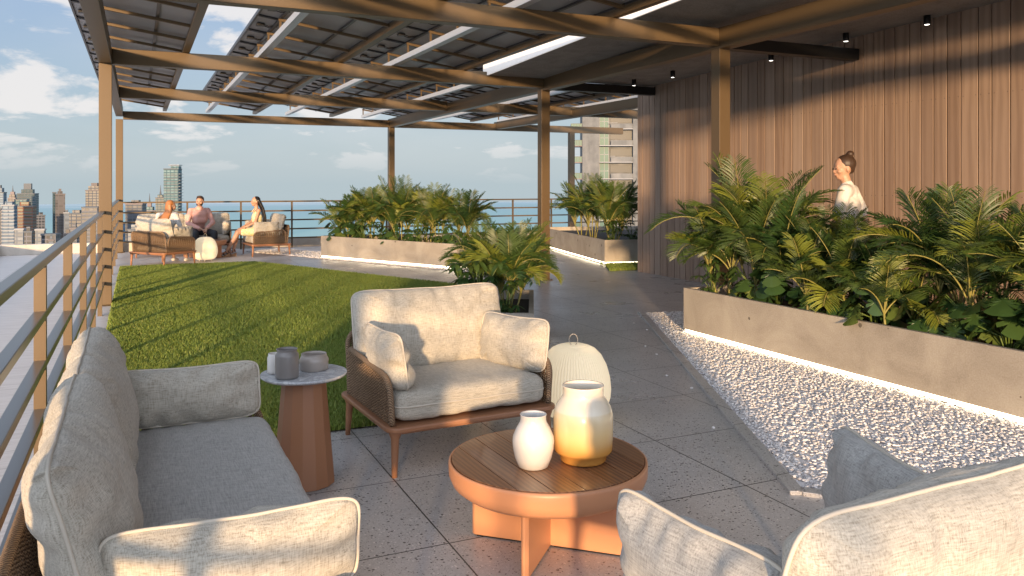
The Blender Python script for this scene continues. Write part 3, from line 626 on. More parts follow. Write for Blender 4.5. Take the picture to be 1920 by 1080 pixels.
protoP={'a':palm(1,1.42,32,'',''),'b':palm(2,1.22,32,'',''),'c':palm(3,1.05,30,'',''),'d':palm(4,.8,22,'',''),'e':palm(5,1.55,32,'','')}
protoL={'m':leafy(21,'m','',''),'n':leafy(22,'m','',''),'o':leafy(23,'o','',''),'p':leafy(24,'o','','')}
used=set()
def put(k,x,y,z,rz,label,group,sc=1.0):
    src=(protoP if k in protoP else protoL)[k]
    t=src if k not in used else dup(src); used.add(k)
    t.location=(x,y,z); t.rotation_euler=(0,0,rz); t.scale=(sc,)*3; t['label']=label; t['group']=group; return t
rp=random.Random(31); ZS=.38
RG='palms in the long right planter'; MG='palms in the middle planter'; FG='palms behind the facing armchair'; BG='palms in the planter behind the wooden wall'
# right planter x 5.13..5.98, y 6.93 downwards
RP=[('c',5.40,6.62,.95,'bushy palm at the far left end of the right planter, spilling over its corner'),
('a',5.62,6.35,.98,'tall bright-topped palm in front of the dark column in the right planter'),
('b',5.45,6.05,.92,'dense dark palm just right of the dark column'),
('a',5.75,5.62,.66,'thin-stemmed palm whose fronds reach toward the standing person'),
('d',5.36,5.35,.95,'low palm leaning over the planter wall below the standing person'),
('c',5.45,4.98,.80,'slender palm with a pale cane, standing in front of the person in white'),
('d',5.30,4.52,.85,'small yellow-stemmed palm at the planter edge in the gap right of the person'),
('b',5.62,4.25,.92,'palm with one wide upright frond, first of the right-hand clump'),
('a',5.50,3.85,.78,'palm with lime-green top in the middle of the right-hand clump'),
('b',5.72,3.45,.84,'dark palm behind the large split leaves at the right'),
('c',5.40,3.20,.90,'palm at the right edge of the picture, fronds arching left'),
('a',5.75,2.80,.76,'rearmost palm at the right edge of the picture')]
for k,x,y,s,l in RP: put(k,x,y,ZS,rp.uniform(0,6.28),l,RG,s)
lf=[('m',5.32,6.25),('n',5.30,5.85),('o',5.25,6.72),('m',5.28,5.42),('n',5.30,5.0),('m',5.27,4.72),('n',5.30,4.25),('m',5.32,3.95),('n',5.28,3.62),('m',5.33,3.35),('n',5.27,3.1),('m',5.6,4.6),('n',5.5,3.6),('m',5.3,2.8)]
wl=['dark split-leaf plant under the tall bright-topped palm','split-leaf plant low beside the column, hanging over the concrete','leafy plant at the very corner of the right planter','split-leaf plant with one pale leaf, left of the slender cane','split-leaf plant at the foot of the slender cane palm','bluish split-leaf plant just right of the yellow-stemmed small palm','split-leaf plant below the wide upright frond','large glossy split-leaf plant, its biggest leaf facing the gravel','low split-leaf plant with bronze leaves at the planter edge','split-leaf plant under the lime-green palm top','split-leaf plant nearest the right picture edge','split-leaf plant set back behind the bluish one','tall split-leaf plant with a sunlit leaf standing above the rest','split-leaf plant cut by the right picture edge']
for (k,x,y),l in zip(lf,wl): put(k,x+.09,y,ZS,rp.uniform(0,6.28),l,'leafy plants in the long right planter',rp.uniform(.85,1.2))
ml=['leftmost','second','third','tallest, in front of the thin column,','fifth','sixth','seventh','rightmost']
for i,(a,b,k,s) in enumerate(((.35,.45,'d',1.15),(.8,.6,'b',.92),(1.25,.4,'c',.98),(1.62,.7,'e',.82),(2.05,.4,'b',.9),(2.5,.65,'c',1.0),(3.0,.45,'a',.80),(3.5,.6,'b',.86))):
    x,y=off((3.5,17.25),a,b); put(k,x,y,ZS,rp.uniform(0,6.28),ml[i]+' palm of the row in the middle planter',MG,s)
for i in range(9):
    x,y=off((3.5,17.25),.25+i*.41,.22+.12*(i%2)); put('mnop'[i%4],x,y,ZS,rp.uniform(0,6.28),['leafy plant with pale leaf at the left end of the middle planter']+[None]*8 and (['leafy plant with a pale leaf at the left end of the middle planter','dark plant second from the left end of the middle planter','leafy plant third from the left end of the middle planter','dark low plant fourth from the left in the middle planter','leafy plant at the centre of the middle planter','plant with a light heart leaf right of centre in the middle planter','bright leafy plant third from the right end of the middle planter','leafy plant second from the right end of the middle planter','leafy plant at the right end of the middle planter'][i]),'leafy plants in the middle planter',rp.uniform(.8,1.1))
for x,y,k,s,l in ((3.16,7.0,'b',.62,'left palm of the clump behind the facing armchair'),(3.02,6.62,'c',.68,'palm with many yellow stalks, nearest the path behind the facing armchair'),(3.44,7.45,'b',.66,'rear palm of the clump behind the facing armchair, near the middle column'),(3.12,7.5,'c',.70,'rear left palm of the clump behind the facing armchair'),(3.6,7.75,'d',.85,'farthest small palm of the clump, beside the path')): put(k,x,y,ZS,rp.uniform(0,6.28),l,FG,s)
for x,y,k,s,l in ((2.72,6.60,'o',1.05,'umbrella plant with big round leaf whorls behind the right end of the armchair back'),(2.66,6.85,'p',.95,'umbrella plant at the left corner of the square planter'),(2.88,6.42,'p',.7,'small umbrella plant low at the front of the square planter')): put(k,x,y,ZS,rp.uniform(0,6.28),l,'leafy plants in the square planter',s)
for x,y,k,s,l in ((8.62,13.95,'b',1.02,'front palm of the planter beside the wooden wall corner'),(8.95,14.5,'c',1.1,'palm half hidden by the corner of the wooden wall'),(8.95,15.3,'e',.85,'tallest palm in the planter behind the wooden wall'),(9.2,16.2,'b',1.0,'far palm in the planter behind the wooden wall')): put(k,x,y,ZS,rp.uniform(0,6.28),l,BG,s)
for x,y,k,l in ((8.5,13.75,'o','umbrella plant at the front left of the planter behind the wall'),(8.9,13.7,'p','umbrella plant next to the wall corner in the back planter')): put(k,x,y,ZS,rp.uniform(0,6.28),l,'leafy plants in the back planter',.95)
# ------------------------------------------------------------ furniture
def cushion(name,w_,h_,t_,parent,loc,rot=(0,0,0),seed=0,p=7,q=2.6,m='linen',wr=.006,pipe=True,n=(44,30,10),bend=0,sag=0):
    """soft cushion centred at loc: local x width, z height, y thickness"""
    vs=[];fs=[];idx={}
    nx,nz_,ny=n
    def key(a,b,c):
        k=(round(a,4),round(b,4),round(c,4))
        if k not in idx: idx[k]=len(vs); vs.append((a,b,c))
        return idx[k]
    def lin(k,n_): 
        t=-1+2*k/n_; return math.sin(t*PI/2)*.35+t*.65
    for sgn in (-1,1):
        for i in range(nx):
            for j in range(nz_):
                f=[key(lin(i+a,nx),lin(j+b,nz_),sgn) for a,b in ((0,0),(1,0),(1,1),(0,1))]; fs.append(f if sgn<0 else f[::-1])
        for i in range(nx):
            for j in range(ny):
                f=[key(lin(i+a,nx),sgn,lin(j+b,ny)) for a,b in ((0,0),(1,0),(1,1),(0,1))]; fs.append(f if sgn>0 else f[::-1])
        for i in range(nz_):
            for j in range(ny):
                f=[key(sgn,lin(i+a,nz_),lin(j+b,ny)) for a,b in ((0,0),(1,0),(1,1),(0,1))]; fs.append(f[::-1] if sgn>0 else f)
    out=[]; off_=Vector((seed*7.3,seed*3.1,seed))
    def shape(a,b,c):
        s_=((abs(a)**p+abs(b)**p)**(q/p)+abs(c)**q)**(-1/q); a*=s_;b*=s_;c*=s_
        edge=max(abs(a),abs(b))
        x=a*w_/2; z=b*h_/2; y=c*t_/2
        # seam puckers: ripples that die away from the perimeter
        al=(x*5.5 if abs(b)*h_>abs(a)*w_*.999 else z*5.5)
        e=max(0,(edge-.45)/.55)
        v=Vector((x*4,y*4,z*4))+off_
        d=noise.noise(v*.8)*wr*1.6+noise.noise(Vector((x*13,seed,z*13)))*wr*.5
        rip=noise.noise(Vector((x*16 if abs(b)>abs(a) else x*4, seed*2, z*16 if abs(a)>=abs(b) else z*4)))*wr*2.0*e*(1 if e>.0 else 0)
        y+=(1 if c>0 else -1)*(d+rip)*min(1,abs(c)*3)
        # outline is never perfectly straight
        x*=1+noise.noise(Vector((z*5,seed,1)))*.012; z*=1+noise.noise(Vector((x*4,seed,5)))*.022
        z-=sag*(1-(x/(w_/2))**2)*(1 if b>0 else 0)*max(0,b)
        y+=bend*(x/(w_/2))**2
        return Vector((x,y,z))
    out=[shape(*v) for v in vs]
    b=MB(); b.add(out,fs); o=b.build(name,m,parent,True); o.location=loc; o.rotation_euler=rot
    if pipe:
        pts=[]; K=150
        for k in range(K):
            th=2*PI*k/K; a=math.cos(th); b_=math.sin(th); mx=max(abs(a),abs(b_)); v=shape(a/mx,b_/mx,.0001); v.y+=noise.noise(Vector((v.x*9,v.z*9,seed)))*.004; pts.append(v*1.003)
        pp=MB().tube(pts,.0052,6,closed=True).build('piping','piping',o,True)
    return o
def rope_panel(parent,p0,p1,h0,h1,lean,nm='backrest'):
    """woven rope panel between floor points p0,p1 on the platform; heights h0,h1 above z .272, leaning by vector lean"""
    z0=.274; p0=Vector((*p0,z0)); p1=Vector((*p1,z0)); ln=Vector((*lean,0)); d=(p1-p0); Ln=d.length; d.normalize()
    def pt(u,v): # u 0..Ln, v height
        return p0+d*u+Vector((0,0,v))+ln*(v/.45)**1.25
    def top(u): 
        h=h0+(h1-h0)*u/Ln; r=.09
        e=min(u,Ln-u)
        if e<r: h-= r-math.sqrt(max(0,r*r-(r-e)**2))
        return h
    root=MB(); path=[pt(0,0)]; 
    for k in range(6): path.append(pt(0,(h0-.09)*(k+1)/6))
    for k in range(1,7): a=PI/2*k/6; path.append(pt(.09*(1-math.cos(a)),h0-.09+.09*math.sin(a)))
    for k in range(1,12): u=.09+(Ln-.18)*k/12; path.append(pt(u,h0+(h1-h0)*u/Ln))
    for k in range(6,-1,-1): a=PI/2*k/6; path.append(pt(Ln-.09*(1-math.cos(a)),h1-.09+.09*math.sin(a)))
    for k in range(6,0,-1): path.append(pt(Ln,(h1-.09)*(k-1)/6))
    f=root.tube(path,.0165,9).build(nm+'_frame','rope',parent,True)
    n=int(Ln/.023); s=MB(); nrm=d.cross(Vector((0,0,1)))
    for k in range(1,n):
        u=Ln*k/n; t=top(u); sl=.022*(1 if k%2 else -1)
        s.tube([pt(u,0)+nrm*.004,pt(u,t*.36)+nrm*.010,pt(u+sl*.25,t*.7)+nrm*.006,pt(u,t)],[.0065]*4,5,cap=False)
        s.tube([pt(u+.011,0)-nrm*.006,pt(u+.011,t*.5)-nrm*.004,pt(u,t)-nrm*.004],[.0055]*3,5,cap=False)
    s.tube([pt(.0,.155)]+[pt(Ln*k/8,.155)+nrm*.012 for k in range(1,8)]+[pt(Ln,.155)],.0075,6)
    s.build(nm+'_weave','rope',f,True); return f
def rrect(W,D,r,k=5):
    pts=[]
    for cx,cy,a0 in ((W/2-r,D/2-r,0),(-W/2+r,D/2-r,90),(-W/2+r,-D/2+r,180),(W/2-r,-D/2+r,270)):
        for i in range(k+1): a=R(a0+90*i/k); pts.append((cx+r*math.cos(a),cy+r*math.sin(a)))
    return pts
def lounge(name,label,cat,loc,rz,W,D,nb,seed,arms=((0,0),(0,0)),group=None,mats=('linen','linen','linen'),hb=.50,ah=.32,al=.54,rh=(.38,.25,.29)):
    t=thing(name,label,cat,loc,rz,group)
    b=MB(); b.prism(rrect(W,D,.07),.242,.270); b.build('platform','frame_paint',t,bev=.008)
    b=MB(); b.prism(rrect(W-.1,D-.1,.05),.222,.2415); b.build('under_frame','frame_paint',t)
    nl=[(-1,-1),(1,-1),(1,1),(-1,1)]+([(0,-1),(0,1)] if W>1.6 else [])
    for sx,sy in nl:
        x=sx*(W/2-.055); y=sy*(D/2-.055)
        MB().tube([(x,y,.262),(x,y,.235),(x*1.003,y*1.003,.20),(x*1.012,y*1.02,.10),(x*1.02,y*1.035,0)],[.046,.036,.0225,.019,.0145],12).build('leg','frame_paint',t,True)
    xa=W/2-.04; rope_panel(t,(-xa,D/2-.10),(xa,D/2-.10),rh[0],rh[0],(0,.06),'back')
    for s in (-1,1): rope_panel(t,(s*xa,-D/2+.06),(s*xa,D/2-.13),rh[1],rh[2],(s*.035,0),'arm')
    sw=W-.115
    cushion('seat_cushion',sw,D-.17,.175,t,(0,-.045,.362),(R(90),0,0),seed,p=14,q=6,wr=.004,m=mats[0],n=(56 if W<1.5 else 90,36,12))
    bw=(W-.06)/nb
    for k in range(nb):
        x=-W/2+.03+bw*(k+.5)
        cushion('back_cushion',bw+.01,hb,.235,t,(x,D/2-.225+.03*(hb-.5),.445+hb/2-.03),(R(-14),R(random.Random(seed+k).uniform(-1.5,1.5)),0),seed+1+k,p=10,q=2.15,wr=.016,m=mats[1],n=(56,40,12),sag=.012)
    for s,ar in zip((-1,1),arms):
        yaw,dy=ar[:2]; dx=ar[2] if len(ar)>2 else 0
        cushion('arm_cushion',al,ah,.175,t,(dx+s*(W/2-.095-abs(yaw)*.06),-.09+dy,.437+ah/2),(R(-9),0,(R(90) if s<0 else R(-90))+yaw),seed+5+s,p=7,q=1.8,wr=.021,sag=.018,m=mats[2],n=(44,30,10))
    return t
CG='rope lounge armchairs'
lounge('armchair','cream cushioned rope armchair facing the viewer beside the round wooden table','armchair',(1.68,4.62,0),R(3.5),1.04,.92,1,11,arms=((R(2),-.06),(R(20),-.02)),group=CG)
lounge('sofa','loveseat with cream and grey linen cushions against the left railing','sofa',(.125,3.17,0),R(90),2.06,.97,2,31,arms=((0,-.02),(0,.0)),mats=('linen_grey','linen','linen'),hb=.50,ah=.27,al=.64,rh=(.33,.20,.22))
lounge('armchair','near armchair cut by the bottom right corner, seen from behind its backrest','armchair',(1.64,1.50,0),R(184),1.10,.90,1,51,ah=.35,al=.56,arms=((R(-24),-.10,.10),(R(2),.03)),group=CG,mats=('linen_grey','linen','linen_grey'))
lounge('armchair','far armchair with its woven rope back toward the viewer, the long-haired woman in it','armchair',(.45,17.12,0),math.atan2(.66,.75)+PI/2,.94,.84,1,61,group=CG)
lounge('sofa','far loveseat in front of the railing where the man in the pink shirt sits','sofa',(.93,19.25,0),R(-3),1.95,.92,2,71,arms=((0,0),(R(-10),0)))
lounge('armchair','far armchair seen from its side, the woman in the yellow dress on its edge','armchair',(2.58,18.62,0),R(-84),.98,.88,1,81,group=CG)
# coffee tables
def coffee(loc,rz,label,Rr=.425):
    t=thing('coffee_table',label,'table',loc,rz,'round coffee tables')
    MB().lathe([(0,.262),(Rr*.80,.262),(Rr*.90,.270),(Rr*.965,.292),(Rr*.997,.325),(Rr,.365),(Rr*.997,.378),(Rr*.982,.382),(Rr*.972,.379),(Rr*.97,.365),(0,.365)],96).build('rim','copper_paint',t,True)
    n=7; wd=2*Rr*.962/n; pb=MB(); cnt=0; rr=Rr*.965
    tops=[]
    for i in range(n):
        x0=-rr+i*2*rr/n+.0018; x1=-rr+(i+1)*2*rr/n-.0018; K=10; up=[];lo=[]
        for k in range(K+1):
            x=x0+(x1-x0)*k/K; y=math.sqrt(max(1e-6,rr*rr-x*x)); up.append((x,y)); lo.append((x,-y))
        P0=lo+up[::-1]; tops.append(len(P0)*2); pb.prism(P0,.366,.3835)
    o=pb.build('plank_top','teak',t,bev=.0012); r=random.Random(5); at=o.data.color_attributes.new('plank','FLOAT_COLOR','POINT'); arr=[]
    for c in tops: arr+=[r.random(),r.random(),r.random(),1]*c
    at.data.foreach_set('color',arr)
    for k,a in enumerate((R(-45),R(45))):
        b=MB(); L_=.33; th=.034
        pts=[(-L_,-th/2)]+[(L_+ .017*math.sin(PI*j/6), -th/2+th*j/6) for j in range(7)]+[(-L_-.017*math.sin(PI*j/6),th/2-th*j/6) for j in range(1,6)]
        if k==0: 
            for s in (-1,1):
                b2=MB(); q=[(s*.0175,-th/2),(s*L_,-th/2)]+[(s*(L_+.015*math.sin(PI*j/6)),-th/2+th*j/6) for j in range(1,6)]+[(s*L_,th/2),(s*.0175,th/2)]
                if s<0: q=q[::-1]
                b2.prism(q,.012,.2615).xf(Matrix.Rotation(a,4,'Z')); b2.build('base_panel','copper_paint',t)
                MB().box(min(s*.03,s*(L_-.01)),max(s*.03,s*(L_-.01)),-.012,.012,0,.0118).xf(Matrix.Rotation(a,4,'Z')).build('foot','black_metal',t)
        else:
            b.prism([p_ for p_ in pts],.012,.2615).xf(Matrix.Rotation(a,4,'Z')); b.build('base_panel','copper_paint',t)
            MB().box(-L_+.01,L_-.01,-.012,.012,0,.0118).xf(Matrix.Rotation(a,4,'Z')).build('foot','black_metal',t)
    return t
coffee((1.60,3.12,0),R(2),'round wooden slatted coffee table with copper rim, holding two vases')
coffee((1.30,18.35,0),R(20),'far round coffee table between the lantern and the seated people')
# vases
def lathe_thing(name,label,cat,loc,prof,m,inner=None,group=None,n=56):
    b=MB().lathe(prof,n); o=b.build(name,m,None,True); o.location=loc; o.scale=(1,1,.90 if name=='vase' else 1); return tag(o,label,cat,group)
lathe_thing('vase','smaller plain white vase on the coffee table','vase',(1.487,3.03,.384),[(0,0),(.052,0),(.062,.006),(.076,.045),(.084,.085),(.0865,.12),(.084,.142),(.070,.178),(.056,.205),(.0535,.216),(.0535,.236),(.0555,.240),(.054,.243),(.050,.240),(.050,.212),(.065,.175),(.078,.14),(.078,.08),(.05,.01),(0,.008)],'white_ceramic')
lathe_thing('vase','larger vase shading from cream to amber on the coffee table','vase',(1.712,3.01,.384),[(0,0),(.082,0),(.093,.004),(.098,.012),(.100,.035),(.119,.048),(.124,.060),(.1255,.12),(.1265,.20),(.125,.225),(.115,.26),(.094,.295),(.087,.307),(.0855,.318),(.0855,.345),(.0885,.352),(.087,.356),(.082,.352),(.080,.31),(.105,.26),(.118,.22),(.118,.06),(.08,.01),(0,.008)],'amber_glass')
# side table
t=thing('side_table','small round side table with grey marble top and faceted copper base','table',(.785,4.30,0))
MB().lathe([(0,.548),(.17,.548),(.208,.556),(.218,.564),(.220,.570),(.218,.575),(0,.575)],72).build('marble_top','marble',t,True).modifiers.new('e','EDGE_SPLIT')
b=MB(); NN=14; a_=[(.158*math.cos(2*PI*k/NN),.158*math.sin(2*PI*k/NN),.008) for k in range(NN)]; c_=[(.112*math.cos(2*PI*k/NN),.112*math.sin(2*PI*k/NN),.547) for k in range(NN)]
b.add(a_+c_,[(k,(k+1)%NN,NN+(k+1)%NN,NN+k) for k in range(NN)]+[tuple(range(NN-1,-1,-1)),tuple(range(NN,2*NN))]); b.build('faceted_base','copper_side',t) if False else b.build('faceted_base','frame_paint',t)
MB().lathe([(0,0),(.150,0),(.150,.0078),(0,.0078)],NN).build('foot_ring','black_metal',t)
lathe_thing('jar','tall dark grey jar on the marble side table','jar',(.685,4.215,.5755),[(0,0),(.050,0),(.057,.004),(.0585,.012),(.0585,.112),(.057,.120),(.049,.132),(.048,.138),(.053,.144),(.052,.147),(.047,.144),(.044,.136),(.052,.115),(.052,.012),(0,.008)],'grey_glaze')
lathe_thing('bowl','low wide taupe bowl on the marble side table','bowl',(.845,4.345,.5755),[(0,0),(.068,0),(.074,.006),(.0745,.04),(.077,.052),(.066,.075),(.063,.078),(.066,.083),(.065,.086),(.060,.083),(.058,.076),(.068,.055),(.068,.01),(0,.008)],'taupe_glaze')
lathe_thing('jar','small white jar half hidden behind the grey jar','jar',(.648,4.345,.5755),[(0,0),(.034,0),(.040,.004),(.041,.012),(.041,.082),(.036,.094),(.036,.102),(.031,.102),(.031,.09),(.036,.08),(.036,.01),(0,.008)],'white_ceramic')
# lanterns
def lantern(loc,label,rz=0,s=1):
    t=thing('lantern',label,'lantern',loc,rz,'ribbed egg-shaped lanterns'); t.scale=(s,)*3
    prof=[(.150,.045),(.185,.055),(.218,.095),(.238,.16),(.243,.215),(.236,.29),(.214,.37),(.180,.435),(.140,.475),(.105,.492),(.085,.496)]
    n=72; P2=[]
    for i in range(len(prof)-1):
        for k in range(3): f=k/3; P2.append((prof[i][0]*(1-f)+prof[i+1][0]*f,prof[i][1]*(1-f)+prof[i+1][1]*f))
    P2.append(prof[-1]); b=MB(); vs=[]; N2=n*4
    for r,z in P2:
        for k in range(N2):
            a=2*PI*k/N2; rr=r+(.0032 if k%4<2 else -.0022)*min(1,r*8); vs.append((rr*math.cos(a),rr*math.sin(a),z))
    b.add(vs,[(i*N2+k,i*N2+(k+1)%N2,(i+1)*N2+(k+1)%N2,(i+1)*N2+k) for i in range(len(P2)-1) for k in range(N2)]); b.build('shade','lamp_shade',t,True)
    MB().lathe([(.0,.487),(.086,.487),(.088,.494),(.080,.500),(0,.500)],40).build('cap','lamp_shade',t,True)
    MB().lathe([(.0,.040),(.150,.040),(.154,.046),(0,.047)],40).build('base','white_paint',t,True)
    for k in range(3): a=2*PI*k/3+.4; MB().tube([(.125*math.cos(a),.125*math.sin(a),.04),(.14*math.cos(a),.14*math.sin(a),0)],.007,8).build('foot','white_paint',t,True)
    pts=[(.026*math.cos(x)*(1),0,.532+.036*math.sin(x)) for x in [2*PI*k/20 for k in range(20)]]
    b=MB(); 
    for k in range(20):
        p_=pts[k]; q_=pts[(k+1)%20]; b.add([(p_[0],-.008,p_[2]),(q_[0],-.008,q_[2]),(q_[0],.008,q_[2]),(p_[0],.008,p_[2])],[(0,1,2,3)])
    o=b.build('handle','piping',t,True); sm=o.modifiers.new('s','SOLIDIFY'); sm.thickness=.004
    o=MB().lathe([(0,.10),(.05,.11),(.06,.15),(.05,.19),(0,.20)],24).build('bulb','lamp_core',t,True)
    return t
lantern((2.60,4.70,0),'ribbed cream lantern with ring handle behind the amber vase',R(-29))
lt=lantern((1.24,17.55,0),'glowing cream lantern standing on the far edge of the lawn',0,.98)
lp=bpy.data.lights.new('lantern_glow','POINT'); lp.energy=1.2; lp.color=(1,.78,.45); lp.shadow_soft_size=.06; lo=bpy.data.objects.new('lantern_glow',lp); COL.objects.link(lo); lo.location=(0,-.15,.13); lo.parent=lt
# ------------------------------------------------------------ people
def skin(nt,b,L): b.inputs['Subsurface Weight'].default_value=.08; b.inputs['Subsurface Radius'].default_value=(.02,.008,.004)
mat('skin',(.47,.27,.18),.5,0,skin); mat('hair_ginger',(.36,.15,.05),.45); mat('hair_brown',(.045,.025,.015),.5); mat('hair_black',(.012,.010,.010),.35)
def m_cloth(c,sc=40,amt=.25,c2=None):
    def f(nt,b,L):
        n=nz(nt,coords(nt),sc,4,.6); L(mix(nt,mth(nt,'MULTIPLY',n,amt),c,c2 or tuple(x*.6 for x in c)),b.inputs['Base Color']); bump(nt,b,nz(nt,coords(nt),22,3),.35,.012)
    return f
mat('shirt_pink',(.72,.40,.34),.85,0,m_cloth((.74,.42,.36),30,.4)); mat('trousers_dark',(.03,.035,.04),.8,0,m_cloth((.03,.035,.042))); mat('top_white',(.75,.73,.70),.85,0,m_cloth((.66,.64,.61),30,.4))
def m_flor(nt,b,L):
    v=coords(nt); n=nz(nt,v,28,2,.5,1); L(ramp(nt,n,[(.42,(.78,.70,.50)),(.5,(.76,.60,.16)),(.58,(.80,.74,.58))]),b.inputs['Base Color'])
mat('dress_yellow',(.75,.6,.2),.85,0,m_flor); mat('jeans',(.06,.08,.13),.85,0,m_cloth((.06,.08,.13))); mat('shoe_white',(.72,.68,.62),.6); mat('shoe_black',(.015,.014,.014),.45); mat('cork',(.36,.22,.12),.8); mat('leather_black',(.015,.013,.012),.4)
def sphere(b,c,r,n=10,m=7):
    rx,ry,rz=(r,r,r) if isinstance(r,(int,float)) else r
    b.lathe([(0,-1)]+[(math.sin(PI*k/m),-math.cos(PI*k/m)) for k in range(1,m)]+[(0,1)],n); k=n*(m+1)
    for i in range(len(b.v)-k,len(b.v)): v=b.v[i]; b.v[i]=(c[0]+v[0]*rx,c[1]+v[1]*ry,c[2]+v[2]*rz)
def cap(b,p,q,r0,r1=None,flat=None):
    r1=r1 if r1 is not None else r0; p=Vector(p); q=Vector(q); pts=[p.lerp(q,k/4) for k in range(5)]; b.tube(pts,[r0+(r1-r0)*k/4 for k in range(5)],12); sphere(b,p,r0); sphere(b,q,r1)
def fuse(b,name,m,parent,vox=.011,sm=4):
    """melt overlapping volumes into one continuous smooth surface"""
    o=b.build(name,m,None); md=o.modifiers.new('r','REMESH'); md.mode='VOXEL'; md.voxel_size=vox; s=o.modifiers.new('s','SMOOTH'); s.iterations=sm; s.factor=.6
    dg=bpy.context.evaluated_depsgraph_get(); dg.update(); me=bpy.data.meshes.new_from_object(o.evaluated_get(dg)); o.modifiers.clear(); old=o.data; o.data=me; bpy.data.meshes.remove(old); me.name=name
    if not me.materials: me.materials.append(MAT[m])
    me.polygons.foreach_set('use_smooth',[True]*len(me.polygons)); o.parent=parent; return o
def hand(b,w_,d,side,curl=.9,up=Vector((0,0,1))):
    """palm, five fingers from wrist w_ along direction d"""
    w_=Vector(w_); d=Vector(d).normalized(); s=d.cross(up).normalized()*side; n=s.cross(d).normalized()
    if n.z>0: n=-n
    pc=w_+d*.045
    for k in (-.028,-.010,.010,.028): cap(b,w_+s*k*.6,w_+d*.085+s*k,.0125,.0115)
    for k,(o_,L_) in enumerate(((-.030,.060),(-.011,.075),(.010,.080),(.030,.070))):
        a=w_+d*.085+s*o_; m_=a+(d*math.cos(curl*.5)+n*math.sin(curl*.5))*L_*.5; e=m_+(d*math.cos(curl*1.3)+n*math.sin(curl*1.3))*L_*.5; cap(b,a,m_,.0105,.0095); cap(b,m_,e,.0095,.008)
    a=w_+d*.02+s*.03; m_=a+(d*.6+s*.7+n*.3).normalized()*.04; cap(b,a,m_,.0125,.0105); cap(b,m_,m_+(d*.9+s*.2+n*.4).normalized()*.032,.0105,.009)
def head(b,c,yaw,tilt=0,s=1):
    """head centred at c (between the ears) facing local +y turned by yaw; returns matrix"""
    M=Matrix.Translation(Vector(c))@Matrix.Rotation(yaw,4,'Z')@Matrix.Rotation(tilt,4,'X')@Matrix.Scale(s,4); h=MB()
    sphere(h,(0,-.012,.035),(.076,.092,.088),16,12); sphere(h,(0,.018,-.005),(.060,.070,.082),16,12); sphere(h,(0,.045,-.072),(.034,.032,.026)); sphere(h,(0,.02,-.055),(.050,.050,.042))
    cap(h,(0,.080,.018),(0,.097,-.018),.008,.0105); cap(h,(-.009,.088,-.020),(.009,.088,-.020),.008); cap(h,(-.018,.082,-.047),(.018,.082,-.047),.0085); cap(h,(-.035,.072,.030),(.035,.072,.030),.010)
    for x in (-1,1): sphere(h,(x*.073,-.012,-.002),(.012,.020,.032)); sphere(h,(x*.040,.055,-.018),(.024,.024,.022))
    h.xf(M); b.join(h); return M
def face(M,t):
    for x in (-1,1):
        e=MB(); sphere(e,(0,0,0),.0075,8,6); e.xf(M@Matrix.Translation(Vector((x*.031,.0835,.008)))); e.build('eye','leather_black',t,True)
    m=MB(); cap(m,(-.017,.0925,-.047),(.017,.0925,-.047),.0038); m.xf(M); m.build('lips','shirt_pink',t,True)
def limb(b,pts,rs):
    for i in range(len(pts)-1): cap(b,pts[i],pts[i+1],rs[i],rs[i+1])
def torso(b,pel,ch,nk,sh,fem=False,g=0):
    pel=Vector(pel); ch=Vector(ch); nk=Vector(nk); w_=(sh[1]-sh[0])
    hw=.10 if fem else .095; r=.085+g
    cap(b,pel+Vector((-hw*.75,0,0)),pel+Vector((hw*.75,0,0)),.105+g if fem else .098+g); mid=pel.lerp(ch,.5)
    cap(b,mid+Vector((-.045,0,0)),mid+Vector((.045,0,0)),(.080 if fem else .095)+g); cap(b,pel,mid,.10+g,.09+g); cap(b,mid,ch,.09+g,.10+g)
    c1=ch+w_.normalized()*.06; c0=ch-w_.normalized()*.06; cap(b,c0,c1,(.092 if fem else .108)+g); cap(b,mid-w_.normalized()*.03,c0,.08+g,.09+g); cap(b,mid+w_.normalized()*.03,c1,.08+g,.09+g)
    top=sh[0].lerp(sh[1],.5); cap(b,sh[0],sh[1],.050+g); cap(b,ch,top,.095+g,.06+g)
V_=Vector
def person(label,loc,rz,group=None): return thing('person',label,'person',loc,rz,group)
